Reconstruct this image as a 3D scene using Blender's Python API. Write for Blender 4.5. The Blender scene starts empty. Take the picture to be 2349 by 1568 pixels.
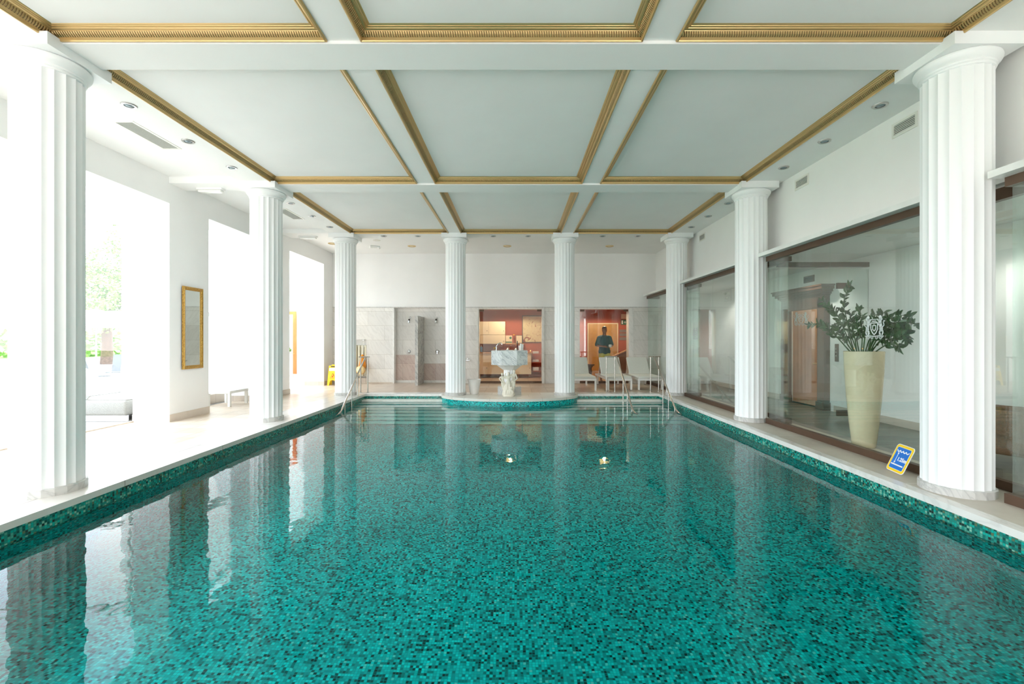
import bpy, math, random
from mathutils import Vector, Matrix
PI = math.pi
random.seed(7)
S = bpy.context.scene
COL = S.collection
F, CX, CY, H = 1044.0, 1184.0, 779.0, 1.388          # focal length in px, vanishing point, eye height

def at(px, py, Y):
    return Vector(((px-CX)/F*Y, Y, H-(py-CY)/F*Y))

# ------------------------------------------------------------------ mesh builder
class MB:
    def __init__(self): self.v = []; self.f = []; self.uv = None
    def add(self, vs, fs):
        n = len(self.v); self.v += [tuple(p) for p in vs]; self.f += [tuple(i+n for i in f) for f in fs]; return self
    def box(self, x0, x1, y0, y1, z0, z1):
        vs = [(x, y, z) for x in (x0, x1) for y in (y0, y1) for z in (z0, z1)]
        return self.add(vs, [(0,1,3,2),(4,6,7,5),(0,4,5,1),(2,3,7,6),(0,2,6,4),(1,5,7,3)])
    def obox(self, c, u, v, w):                        # oriented box: centre and three half vectors
        c, u, v, w = map(Vector, (c, u, v, w))
        vs = [c+a*u+b*v+d*w for a in (-1,1) for b in (-1,1) for d in (-1,1)]
        return self.add(vs, [(0,1,3,2),(4,6,7,5),(0,4,5,1),(2,3,7,6),(0,2,6,4),(1,5,7,3)])
    def rbox(self, x0, x1, y0, y1, z0, z1, r=.02, seg=3):   # box with rounded vertical and horizontal edges
        cx, cy = (x0+x1)/2, (y0+y1)/2
        def ring(ins, z):
            hx, hy = (x1-x0)/2-ins, (y1-y0)/2-ins
            rr = max(r-ins, .001); o = []
            for q, (sx, sy) in enumerate(((1,1),(-1,1),(-1,-1),(1,-1))):
                for k in range(seg+1):
                    a = q*PI/2+k*PI/2/seg
                    o.append((cx+sx*(hx-rr)+rr*math.cos(a), cy+sy*(hy-rr)+rr*math.sin(a), z))
            return o
        rings = []
        for k in range(seg+1):
            a = k*PI/2/seg; rings.append(ring(r*(1-math.sin(a)), z0+r*(1-math.cos(a))))
        for k in range(seg+1):
            a = k*PI/2/seg; rings.append(ring(r*(1-math.cos(a)), z1-r*(1-math.sin(a))))
        return self.rings(rings)
    def rings(self, rs, caps=True, closed=True):
        n = len(rs[0]); vs = [p for r in rs for p in r]; fs = []
        for i in range(len(rs)-1):
            for j in range(n if closed else n-1):
                k = (j+1) % n
                fs.append((i*n+j, i*n+k, (i+1)*n+k, (i+1)*n+j))
        if caps:
            fs.append(tuple(range(n))[::-1]); fs.append(tuple((len(rs)-1)*n+j for j in range(n)))
        return self.add(vs, fs)
    def lathe(self, prof, c=(0,0,0), n=32, axis='z', caps=True):
        c = Vector(c); rs = []
        for r, z in prof:
            ring = []
            for k in range(n):
                a = 2*PI*k/n; p = (r*math.cos(a), r*math.sin(a), z)
                if axis == 'y': p = (p[0], p[2], p[1])
                if axis == 'x': p = (p[2], p[0], p[1])
                ring.append(c+Vector(p))
            rs.append(ring)
        return self.rings(rs, caps)
    def cyl(self, p, q, r0, r1=None, n=12, caps=True):
        p, q = Vector(p), Vector(q); r1 = r0 if r1 is None else r1
        d = (q-p).normalized(); u = d.orthogonal().normalized(); w = d.cross(u)
        rs = [[c+r*(math.cos(2*PI*k/n)*u+math.sin(2*PI*k/n)*w) for k in range(n)] for c, r in ((p, r0), (q, r1))]
        return self.rings(rs, caps)
    def tube(self, pts, r, n=10):
        pts = [Vector(p) for p in pts]; rs = []
        rr = r if isinstance(r, (list, tuple)) else [r]*len(pts)
        d0 = (pts[1]-pts[0]).normalized(); u = d0.orthogonal().normalized()
        for i, p in enumerate(pts):
            a = pts[max(i-1, 0)]; b = pts[min(i+1, len(pts)-1)]
            d = (b-a).normalized(); u = (u-d*u.dot(d)).normalized(); w = d.cross(u)
            rs.append([p+rr[i]*(math.cos(2*PI*k/n)*u+math.sin(2*PI*k/n)*w) for k in range(n)])
        return self.rings(rs)
    def sphere(self, c, r, n=16, m=10, sc=(1,1,1)):
        c = Vector(c); rs = []
        for i in range(m+1):
            a = -PI/2+PI*i/m; rr = max(math.cos(a), .001)
            rs.append([c+Vector((r*sc[0]*rr*math.cos(2*PI*k/n), r*sc[1]*rr*math.sin(2*PI*k/n), r*sc[2]*math.sin(a))) for k in range(n)])
        return self.rings(rs)
    def cone(self, p, r0, q, r1):                      # limb piece with round ends
        self.cyl(p, q, r0, r1, 14, True); self.sphere(p, r0, 12, 8); return self.sphere(q, r1, 12, 8)
    def prism(self, poly, o, u, v, w):                 # 2-D polygon (a,b) -> o+a*u+b*v, thickness w
        o, u, v, w = map(Vector, (o, u, v, w))
        a = [o+u*x+v*y for x, y in poly]; return self.rings([a, [p+w for p in a]])
    def build(self, name, mat, parent=None, smooth=False, angle=35):
        me = bpy.data.meshes.new(name); me.from_pydata(self.v, [], self.f)
        import bmesh
        b = bmesh.new(); b.from_mesh(me); bmesh.ops.recalc_face_normals(b, faces=b.faces); b.to_mesh(me); b.free()
        if smooth:
            for p in me.polygons: p.use_smooth = True
            me.set_sharp_from_angle(angle=math.radians(angle))
        me.materials.append(mat); o = bpy.data.objects.new(name, me); COL.objects.link(o)
        if parent: o.parent = parent
        return o

def tag(o, label=None, cat=None, group=None, kind=None):
    if label: o['label'] = label
    if cat: o['category'] = cat
    if group: o['group'] = group
    if kind: o['kind'] = kind
    return o
def thing(name, label, cat, loc=(0,0,0), rz=0, group=None, kind=None):
    o = bpy.data.objects.new(name, None); o.empty_display_size = .1; COL.objects.link(o)
    o.location = loc; o.rotation_euler = (0,0,rz)
    return tag(o, label, cat, group, kind)
def children(o): return list(o.children)
def dup(root, loc, rz=None, label=None, group=None, parent=None):
    r = root.copy(); COL.objects.link(r); r.location = loc
    if parent: r.parent = parent
    if rz is not None: r.rotation_euler = (0,0,rz)
    if label: r['label'] = label
    if group: r['group'] = group
    for ch in children(root):
        c = ch.copy(); COL.objects.link(c); c.parent = r
        for g in children(ch):
            d = g.copy(); COL.objects.link(d); d.parent = c
    return r
def struct(name, mb, mat, label=None, cat=None, smooth=False):
    return tag(mb.build(name, mat, None, smooth), label, cat, kind='structure')

# ------------------------------------------------------------------ materials
def hexc(r, g, b):
    f = lambda c: (c/255/12.92) if c/255 <= .04045 else ((c/255+.055)/1.055)**2.4
    return (f(r), f(g), f(b), 1)
class NT:
    def __init__(self, name):
        self.m = bpy.data.materials.new(name); self.m.use_nodes = True
        self.t = self.m.node_tree; self.t.nodes.clear()
        self.out = self.n('ShaderNodeOutputMaterial')
    def n(self, k, **kw):
        x = self.t.nodes.new(k)
        for a, b in kw.items(): setattr(x, a, b)
        return x
    def l(self, a, b): self.t.links.new(a, b)
    def math(self, op, a, b=None, c=None):
        x = self.n('ShaderNodeMath', operation=op)
        for i, q in enumerate((a, b, c)):
            if q is None: continue
            if isinstance(q, (int, float)): x.inputs[i].default_value = q
            else: self.l(q, x.inputs[i])
        return x.outputs[0]
    def ramp(self, fac, stops, interp='LINEAR'):
        x = self.n('ShaderNodeValToRGB'); x.color_ramp.interpolation = interp
        e = x.color_ramp.elements
        while len(e) < len(stops): e.new(.5)
        for i, (p, c) in enumerate(stops): e[i].position = p; e[i].color = c
        self.l(fac, x.inputs[0]); return x.outputs[0]
    def mix(self, fac, a, b, blend='MIX'):
        x = self.n('ShaderNodeMix', data_type='RGBA', blend_type=blend)
        for s, q in ((x.inputs[0], fac), (x.inputs[6], a), (x.inputs[7], b)):
            if hasattr(q, 'is_linked') or isinstance(q, bpy.types.NodeSocket): self.l(q, s)
            else: s.default_value = q
        return x.outputs[2]
    def bsdf(self, color, rough=.5, metal=0, spec=.5, bump=None, bstr=.2, bdist=.01, **kw):
        p = self.n('ShaderNodeBsdfPrincipled')
        for nm, q in (('Base Color', color), ('Roughness', rough), ('Metallic', metal), ('Specular IOR Level', spec)):
            if isinstance(q, bpy.types.NodeSocket): self.l(q, p.inputs[nm])
            else: p.inputs[nm].default_value = q
        for k, q in kw.items(): p.inputs[k.replace('_', ' ')].default_value = q
        if bump is not None:
            b = self.n('ShaderNodeBump'); b.inputs['Strength'].default_value = bstr; b.inputs['Distance'].default_value = bdist
            self.l(bump, b.inputs['Height']); self.l(b.outputs[0], p.inputs['Normal'])
        self.l(p.outputs[0], self.out.inputs[0]); return p
def noise(t, co, scale, detail=3, dist=0):
    x = t.n('ShaderNodeTexNoise'); x.inputs['Scale'].default_value = scale; x.inputs['Detail'].default_value = detail
    x.inputs['Distortion'].default_value = dist; t.l(co, x.inputs['Vector']); return x.outputs['Fac']
def geo(t): return t.n('ShaderNodeNewGeometry').outputs['Position']

def plain(name, rgb, rough=.5, metal=0, spec=.5, var=.03, scale=8, bstr=0, **kw):
    t = NT(name); co = t.n('ShaderNodeTexCoord').outputs['Object']
    f = noise(t, co, scale)
    c = hexc(*rgb); lo = tuple(x*(1-var) for x in c[:3])+(1,); hi = tuple(min(x*(1+var), 1) for x in c[:3])+(1,)
    col = t.ramp(f, [(.3, lo), (.7, hi)])
    t.bsdf(col, rough, metal, spec, f if bstr else None, bstr, **kw); return t.m

def marble(name, base, vein, scale=1.5, amount=.5, rough=.25, tile=None, axes='xy', grout=None, rot=.6):
    t = NT(name); P = geo(t)
    r0 = t.n('ShaderNodeVectorRotate'); r0.rotation_type = 'Y_AXIS'; t.l(P, r0.inputs['Vector']); r0.inputs['Angle'].default_value = rot
    r1 = t.n('ShaderNodeVectorRotate'); r1.rotation_type = 'Z_AXIS'; t.l(r0.outputs[0], r1.inputs['Vector']); r1.inputs['Angle'].default_value = .35
    mp = t.n('ShaderNodeMapping'); t.l(r1.outputs[0], mp.inputs[0]); mp.inputs['Scale'].default_value = (scale*5, scale*1.5, scale*1.0)
    n1 = noise(t, mp.outputs[0], 1.0, 7, .7)
    f = t.ramp(t.math('ABSOLUTE', t.math('SUBTRACT', n1, .5)), [(.0, (1,1,1,1)), (.035, (.25,.25,.25,1)), (.12, (0,0,0,1))])
    n2 = noise(t, mp.outputs[0], .35, 3); cl = t.ramp(n2, [(.35, (0,0,0,1)), (.7, (.35,.35,.35,1))])
    a = t.math('MINIMUM', t.math('MULTIPLY', t.math('ADD', f, cl), amount), 1.0)
    col = t.mix(a, hexc(*base), hexc(*vein))
    if tile:
        s = t.n('ShaderNodeSeparateXYZ'); t.l(P, s.inputs[0]); c = t.n('ShaderNodeCombineXYZ')
        t.l(s.outputs['XYZ'.index(axes[0].upper())], c.inputs[0]); t.l(s.outputs['XYZ'.index(axes[1].upper())], c.inputs[1])
        b = t.n('ShaderNodeTexBrick'); b.offset = .5; b.inputs['Scale'].default_value = 1
        b.inputs['Brick Width'].default_value = tile[0]; b.inputs['Row Height'].default_value = tile[1]
        b.inputs['Mortar Size'].default_value = .003; b.inputs['Mortar Smooth'].default_value = 0
        b.inputs['Color1'].default_value = (.86,.86,.86,1); b.inputs['Color2'].default_value = (1,1,1,1)
        b.inputs['Mortar'].default_value = (.6,.57,.53,1); b.inputs['Bias'].default_value = 0
        t.l(c.outputs[0], b.inputs['Vector'])
        col = t.mix(1.0, col, b.outputs['Color'], 'MULTIPLY')
    t.bsdf(col, rough); return t.m

def tilefloor(name, c1, c2, grout, w=.3, h=.3, off=0, rough=.3, var=.5, mort=.004, loc=(0,0,0)):
    t = NT(name); P = geo(t)
    mp = t.n('ShaderNodeMapping'); t.l(P, mp.inputs[0]); mp.inputs['Location'].default_value = loc
    b = t.n('ShaderNodeTexBrick'); b.offset = off; b.inputs['Scale'].default_value = 1
    b.inputs['Brick Width'].default_value = w; b.inputs['Row Height'].default_value = h
    b.inputs['Mortar Size'].default_value = mort; b.inputs['Mortar Smooth'].default_value = 0
    b.inputs['Color1'].default_value = hexc(*c1); b.inputs['Color2'].default_value = hexc(*c2); b.inputs['Mortar'].default_value = hexc(*grout)
    t.l(mp.outputs[0], b.inputs['Vector'])
    f = t.ramp(noise(t, P, 6, 5, .6), [(.3, (.88,.86,.83,1)), (.65, (1,1,1,1))])
    col = t.mix(var, b.outputs['Color'], f, 'MULTIPLY')
    t.bsdf(col, rough); return t.m

def mosaic(name, stops, cell=.021, grout=(20,148,140)):
    t = NT(name); P = geo(t)
    ad = t.n('ShaderNodeVectorMath', operation='ADD'); t.l(P, ad.inputs[0]); ad.inputs[1].default_value = (20.0053, 20.0071, 20.0047)
    sc = t.n('ShaderNodeVectorMath', operation='SCALE'); t.l(ad.outputs[0], sc.inputs[0]); sc.inputs['Scale'].default_value = 1/cell
    fl = t.n('ShaderNodeVectorMath', operation='FLOOR'); t.l(sc.outputs[0], fl.inputs[0])
    wn = t.n('ShaderNodeTexWhiteNoise'); t.l(fl.outputs[0], wn.inputs['Vector'])
    col = t.ramp(wn.outputs['Value'], stops, 'CONSTANT')
    fr = t.n('ShaderNodeVectorMath', operation='FRACTION'); t.l(sc.outputs[0], fr.inputs[0])
    sp = t.n('ShaderNodeSeparateXYZ'); t.l(fr.outputs[0], sp.inputs[0])
    nrm = t.n('ShaderNodeSeparateXYZ'); t.l(t.n('ShaderNodeNewGeometry').outputs['Normal'], nrm.inputs[0])
    g = None
    for i in range(3):
        e = t.math('MAXIMUM', t.math('LESS_THAN', sp.outputs[i], .06), t.math('GREATER_THAN', sp.outputs[i], .94))
        e = t.math('MULTIPLY', e, t.math('LESS_THAN', t.math('ABSOLUTE', nrm.outputs[i]), .5))
        g = e if g is None else t.math('MAXIMUM', g, e)
    big = t.ramp(noise(t, P, .9, 2), [(.3, (.8,.8,.8,1)), (.7, (1,1,1,1))])
    col = t.mix(1.0, col, big, 'MULTIPLY')
    col = t.mix(g, col, hexc(*grout))
    t.bsdf(col, .25); return t.m

def glass(name, tint=(1,1,1), refl=1.0, f0=.045):
    t = NT(name); g = t.n('ShaderNodeNewGeometry')
    d = t.n('ShaderNodeVectorMath', operation='DOT_PRODUCT'); t.l(g.outputs['Incoming'], d.inputs[0]); t.l(g.outputs['Normal'], d.inputs[1])
    c = t.math('ABSOLUTE', d.outputs['Value']); p = t.math('POWER', t.math('SUBTRACT', 1.0, c), 5.0)
    f = t.math('MULTIPLY', t.math('ADD', t.math('MULTIPLY', p, 1-f0), f0), refl)
    tr = t.n('ShaderNodeBsdfTransparent'); tr.inputs[0].default_value = (*tint, 1)
    gl = t.n('ShaderNodeBsdfGlossy'); gl.inputs['Roughness'].default_value = 0; gl.inputs['Color'].default_value = (.96,1,.98,1)
    m = t.n('ShaderNodeMixShader'); t.l(f, m.inputs[0]); t.l(tr.outputs[0], m.inputs[1]); t.l(gl.outputs[0], m.inputs[2])
    t.l(m.outputs[0], t.out.inputs[0]); return t.m

def emit(name, rgb, s):
    t = NT(name); e = t.n('ShaderNodeEmission'); e.inputs[0].default_value = hexc(*rgb); e.inputs[1].default_value = s
    t.l(e.outputs[0], t.out.inputs[0]); return t.m

M = {}
M['wall'] = plain('wall_plaster', (246,245,242), .7, var=.012, scale=2)
M['ceil'] = plain('ceiling_plaster', (246,246,243), .7, var=.012, scale=2)
M['column'] = plain('column_plaster', (250,251,250), .45, var=.015, scale=3)
M['colbase'] = marble('column_base_stone', (212,211,206), (168,168,166), 2.5, .6, .35)
M['brown'] = plain('bronze_metal', (96,74,58), .38, .35)
M['steel'] = plain('brushed_steel', (196,192,184), .22, 1.0, var=.05)
M['chrome'] = plain('chrome', (225,228,230), .07, 1.0)
M['dark'] = plain('dark_plastic', (34,32,30), .4)
M['white'] = plain('white_paint', (240,240,236), .4)
M['whitegloss'] = plain('white_lacquer', (238,238,232), .25)
M['sling'] = plain('white_sling_fabric', (222,224,214), .7, scale=60, var=.05)
M['coping'] = marble('white_marble_coping', (238,236,230), (196,196,190), 1.2, .4, .22)
M['tileL'] = tilefloor('cream_floor_tiles', (224,210,192), (210,190,166), (150,132,112), .34, .34, mort=.005)
M['tileB'] = tilefloor('beige_floor_tiles', (214,196,176), (200,180,160), (150,130,112), .42, .42)
M['tileR'] = tilefloor('sandstone_coping_tiles', (205,198,184), (192,184,170), (228,224,214), .9, 2.2, rough=.4, mort=.006, loc=(.05,0,0))
M['skirt'] = tilefloor('stone_skirting', (216,204,190), (204,192,178), (170,156,142), .4, 5, rough=.35)
M['wains'] = marble('marble_wall_cladding', (240,237,230), (190,186,178), 1.7, .24, .25, (1.05,.46), 'xz')
M['pink'] = marble('pink_marble', (214,196,184), (180,150,140), 2.2, .5, .25, (1.05,.62), 'xz')
M['greymarble'] = marble('grey_veined_marble', (204,202,196), (132,132,130), 2.4, .75, .25, rot=.6)
M['carrara'] = marble('carrara_marble', (240,243,241), (112,126,134), 3.6, .5, .2, rot=.9)
M['statue'] = plain('statue_stone', (232,226,208), .55, var=.06, scale=20)
M['pot'] = plain('white_ceramic', (232,228,222), .45)
teal = [(0, hexc(0,230,224)), (.12, hexc(0,208,204)), (.33, hexc(0,186,182)), (.52, hexc(0,162,158)), (.67, hexc(0,128,124)), (.80, hexc(0,88,84)), (.90, hexc(6,48,44)), (.97, hexc(110,220,210))]
band = [(0, hexc(10,176,160)), (.16, hexc(30,146,132)), (.36, hexc(14,116,106)), (.54, hexc(78,168,146)), (.66, hexc(130,196,172)), (.76, hexc(10,80,72)), (.87, hexc(30,48,42)), (.94, hexc(96,118,84))]
M['mosaic'] = mosaic('turquoise_mosaic', teal, grout=(0,150,150))
M['band'] = mosaic('waterline_mosaic', band, grout=(50,110,100))
M['glass'] = glass('clear_glass', (.955,.985,.972), 1.25, .05)
M['winglass'] = glass('window_glass', (.98,.99,.99), 1.0, .03)
M['mirror'] = plain('mirror_silver', (226,234,230), .02, 1.0, var=.0)
M['wood'] = plain('dark_wood', (92,58,40), .4, var=.25, scale=3)
M['oak'] = plain('light_oak', (190,140,90), .4, var=.12, scale=5)
M['cab'] = plain('cream_cabinet', (226,206,172), .35)
M['red'] = plain('terracotta_paint', (184,82,46), .6, var=.05, scale=2)
M['orange'] = plain('orange_paint', (214,110,52), .5, var=.06)
M['yellow'] = plain('yellow_plastic', (250,200,20), .4)
M['warm'] = emit('warm_lamp', (255,200,112), 4.2)
M['cream'] = plain('glazed_cream_ceramic', (234,218,182), .12, var=.04, scale=4)
M['leaf'] = plain('dark_green_leaf', (44,86,36), .3, var=.35, scale=14)
M['leaf2'] = plain('tree_leaf', (128,160,84), .6, var=.4, scale=2)
M['bark'] = plain('bark', (92,70,56), .8, var=.3)
M['soil'] = plain('soil', (50,40,30), .9)
M['grille'] = plain('grille_metal', (236,234,226), .4)
M['void'] = plain('duct_dark', (30,30,30), .9)
M['wicker'] = plain('pale_wicker', (150,148,140), .7, var=.12, scale=90, bstr=.5)
M['bwicker'] = plain('brown_wicker', (112,76,44), .6, var=.3, scale=70, bstr=.5)
M['cloth'] = plain('white_cloth', (244,242,236), .8)
M['canvas'] = plain('umbrella_canvas', (246,238,226), .8)
M['grass'] = plain('lawn', (120,160,80), .9, var=.3, scale=3)
M['paver'] = tilefloor('terrace_pavers', (164,160,152), (150,146,138), (120,116,108), .5, .5, rough=.7)
M['skin'] = plain('skin', (150,104,78), .5, var=.05)
M['hair'] = plain('black_hair', (28,24,22), .6)
M['shirt'] = plain('teal_shirt', (24,74,84), .8, var=.12, scale=20)
M['shorts'] = plain('yellow_shorts', (204,196,86), .8)
M['decor_dark'] = plain('grey_wood_planks', (110,108,98), .45, var=.25, scale=6)
M['ballwhite'] = plain('cream_ball', (250,236,180), .6)
M['candle'] = plain('black_wax', (34,24,34), .4)
M['rad'] = plain('cream_radiator', (226,220,196), .35)
M['buoy'] = plain('orange_plastic', (244,150,20), .4)
M['towel'] = plain('white_towel', (226,228,228), .9, bstr=.3, scale=60)
M['blue'] = plain('sign_blue', (0,116,214), .35, var=.0)
M['signyellow'] = plain('sign_yellow', (255,216,10), .35, var=.0)
M['signwhite'] = plain('sign_white', (250,250,250), .35, var=.0)
M['green'] = plain('sign_green', (16,110,74), .4)
M['redink'] = plain('red_print', (200,40,30), .5)
M['greyink'] = plain('grey_print', (130,124,118), .5)
M['lensglass'] = plain('lamp_lens', (120,140,146), .12)
M['bezel'] = plain('lamp_bezel_metal', (186,184,180), .3, .7)
M['goldbezel'] = plain('gold_bezel', (206,176,110), .3, .5)
M['paper'] = plain('printed_paper', (232,214,180), .6)
M['brass'] = plain('brass', (220,170,60), .25, .9)

def etched():
    t = NT('etched_glass'); tr = t.n('ShaderNodeBsdfTransparent'); d = t.n('ShaderNodeBsdfDiffuse'); d.inputs[0].default_value = (.85,.9,.88,1)
    m = t.n('ShaderNodeMixShader'); m.inputs[0].default_value = .62; t.l(tr.outputs[0], m.inputs[1]); t.l(d.outputs[0], m.inputs[2]); t.l(m.outputs[0], t.out.inputs[0]); return t.m
M['etched'] = etched()

def gold():
    t = NT('gilded_moulding'); uv = t.n('ShaderNodeUVMap').outputs[0]; s = t.n('ShaderNodeSeparateXYZ'); t.l(uv, s.inputs[0])
    u, v = s.outputs[0], s.outputs[1]
    band = t.math('MULTIPLY', t.math('GREATER_THAN', v, .024), t.math('LESS_THAN', v, .056))
    ph = t.math('ADD', t.math('MULTIPLY', u, 2*PI/.021), t.math('MULTIPLY', t.math('POWER', t.math('MULTIPLY', t.math('SUBTRACT', v, .024), 31.0), 2.0), 2.2))
    rib = t.math('ABSOLUTE', t.math('SINE', t.math('MULTIPLY', ph, .5)))
    h = t.math('MULTIPLY', rib, band)
    col = t.mix(t.math('MULTIPLY', t.math('SUBTRACT', 1.0, rib), band), hexc(204,174,120), hexc(118,92,54))  # shade between the ribs is put into the gold colour
    t.bsdf(col, .33, .62, .5, h, 1.0, .006); return t.m
M['gold'] = gold()
def goldframe():
    t = NT('gilt_frame'); co = t.n('ShaderNodeTexCoord').outputs['Object']; f = noise(t, co, 60, 4)
    t.bsdf(t.ramp(f, [(.35, hexc(160,118,52)), (.6, hexc(206,164,84))]), .35, .7, .5, f, .5, .004); return t.m
M['giltframe'] = goldframe()
def water():
    t = NT('pool_water'); P = geo(t)
    mp = t.n('ShaderNodeMapping'); t.l(P, mp.inputs[0]); mp.inputs['Scale'].default_value = (1, 1.0, 1)
    n1 = noise(t, mp.outputs[0], 2.6, 2, .3); n2 = noise(t, mp.outputs[0], 11, 1)
    h = t.math('ADD', t.math('MULTIPLY', n1, 1.0), t.math('MULTIPLY', n2, .12))
    b = t.n('ShaderNodeBump'); b.inputs['Strength'].default_value = 1; b.inputs['Distance'].default_value = .0032; t.l(h, b.inputs['Height'])
    ge = t.n('ShaderNodeNewGeometry'); d = t.n('ShaderNodeVectorMath', operation='DOT_PRODUCT'); t.l(ge.outputs['Incoming'], d.inputs[0]); t.l(ge.outputs['Normal'], d.inputs[1])
    c = t.math('ABSOLUTE', d.outputs['Value']); fr = t.math('ADD', t.math('MULTIPLY', t.math('POWER', t.math('SUBTRACT', 1.0, c), 6.0), .85), .007)
    fr = t.math('MULTIPLY', fr, t.math('SUBTRACT', 1.0, ge.outputs['Backfacing']))
    g = t.n('ShaderNodeBsdfRefraction'); g.inputs['IOR'].default_value = 1.33; g.inputs['Roughness'].default_value = 0; g.inputs['Color'].default_value = (1,1,1,1); t.l(b.outputs[0], g.inputs['Normal'])
    gg = t.n('ShaderNodeBsdfGlossy'); gg.inputs['Roughness'].default_value = 0; gg.inputs['Color'].default_value = (1,1,1,1); t.l(b.outputs[0], gg.inputs['Normal'])
    ms = t.n('ShaderNodeMixShader'); t.l(fr, ms.inputs[0]); t.l(g.outputs[0], ms.inputs[1]); t.l(gg.outputs[0], ms.inputs[2]); t.l(ms.outputs[0], t.out.inputs['Surface'])
    a = t.n('ShaderNodeVolumeAbsorption'); a.inputs['Color'].default_value = (.10,.93,.92,1); a.inputs['Density'].default_value = .75
    t.l(a.outputs[0], t.out.inputs['Volume']); return t.m
M['water'] = water()

# ------------------------------------------------------------------ layout
XL, XR = -3.88, 3.665                    # pool sides
PY0, PY1 = .5, 11.70                     # pool near and far ends
WL, WR = -5.85, 4.46                     # walls
BW = 14.52                               # back wall
BACK = -3.4                              # wall behind the camera
CZ = 4.138; SOF = 4.028
CYS = [4.2, 7.87, 11.52]
CXL, CXR, CXA, CXB = -4.317, 4.06, -1.534, 1.225

# ---- floor and pool
fl = MB()
fl.box(-6.46, -4.55, BACK, BW+.3, -.2, 0)
struct('floor_left', fl, M['tileL'], 'cream stone tiles of the left aisle', 'floor')
fb = MB(); fb.box(-4.55, WR+.4, PY1+.32, BW+.3, -.2, 0)
struct('floor_back', fb, M['tileB'], 'beige tiles behind the far end of the pool', 'floor')
fn = MB(); fn.box(-4.55, WR, BACK, PY0, -.2, 0)
struct('floor_near', fn, M['tileB'], 'beige tiles at the near pool end', 'floor')
c = MB(); c.box(-4.55, XL+.012, PY0, BW*0+PY1+.32, -.058, 0)
M['slabs'] = tilefloor('coping_slabs', (230,227,220), (222,218,211), (170,164,154), .33, 1.5, off=0, rough=.22, mort=.005, loc=(.22,0,0))
struct('trim_1', c, M['slabs'], 'white marble coping along the left pool edge', 'coping')
c = MB(); c.box(XR-.012, 4.6, PY0, PY1+.32, -.058, 0)
struct('trim_2', c, M['tileR'], 'sandstone coping along the right pool edge', 'coping')
c = MB(); c.box(XL, -1.9, PY1-.012, PY1+.32, -.058, 0); c.box(1.57, XR, PY1-.012, PY1+.32, -.058, 0)
struct('trim_3', c, M['coping'], 'white marble coping at the far pool end', 'coping')
c = MB(); c.box(XR-.016, XR+.10, PY0, PY1, -.058, .001)
struct('trim_4', c, M['coping'], 'white marble nosing on the right pool edge', 'coping')
c = MB(); c.box(-1.2, .86, 13.28, 13.46, 0, .004)
struct('trim_5', c, M['skirt'], 'pale stone strip let into the floor before the glass door', 'floor')
PZ = -.17-1.25
p = MB()
p.box(XL-.3, XR+.3, PY0-.3, PY1+.3, PZ-.2, PZ)
zb = -.24
p.box(XL-.3, XL, PY0-.3, PY1+.3, PZ, zb); p.box(XR, XR+.3, PY0-.3, PY1+.3, PZ, zb)
p.box(XL, XR, PY0-.3, PY0, PZ, zb); p.box(XL, XR, PY1, PY1+.3, PZ, zb)
pb = MB(); pb.box(XL-.3, XL, PY0-.3, PY1+.3, zb, -.058).box(XR, XR+.3, PY0-.3, PY1+.3, zb, -.058).box(XL, XR, PY0-.3, PY0, zb, -.058).box(XL, XR, PY1, PY1+.3, zb, -.058)
struct('trim_35', pb, M['band'], 'green mosaic band along the waterline', 'pool')
struct('pool_basin', p, M['mosaic'], 'turquoise mosaic pool basin', 'pool')
# raised half-oval platform
ec, ea, eb = (-.165, 11.60), 1.72, .985
def half(s=0, y1=PY1+.32, n=48):
    pts = [(ec[0]+(ea+s)*math.cos(PI+PI*k/n), ec[1]+(eb+s)*math.sin(PI+PI*k/n)) for k in range(n+1)]
    return pts+[(ec[0]+ea+s, y1), (ec[0]-ea-s, y1)]
q = MB(); q.prism(half(), (0,0,PZ), (1,0,0), (0,1,0), (0,0,-.058-PZ))
struct('platform_wall', q, M['mosaic'], 'turquoise mosaic side of the half-oval platform', 'platform', True)
q = MB(); q.prism(half(.014), (0,0,-.058), (1,0,0), (0,1,0), (0,0,.058))
pt = tilefloor('platform_slabs', (240,236,226), (232,227,216), (200,192,180), .62, .5, off=.5, rough=.3, mort=.004)
struct('platform_slab', q, pt, 'white half-oval stone platform at the far pool end', 'platform')
# steps
st = NT('step_stone'); Pn = geo(st)
st.bsdf(st.ramp(noise(st, Pn, 8, 4), [(.3, hexc(222,226,214)), (.7, hexc(242,242,232))]), .35)
stm = MB(); ns = MB()
for k in range(8):
    z = -.125-.16*k; y = PY1-.26*(k+1)
    stm.box(XL, XR, y, y+.27 if k else PY1, PZ, z)
    ns.box(XL, XR, y-.006, y, z-.155, z-.045)
o = struct('pool_steps', stm, st.m, 'pale stone steps leading down into the water', 'steps')
tag(ns.build('riser_tile', M['mosaic'], o), 'turquoise mosaic risers')
w = MB(); w.box(XL-.02, XR+.02, PY0-.02, PY1+.02, PZ-.02, -.17)
struct('pool_water', w, M['water'], 'clear still pool water', 'water')

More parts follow.
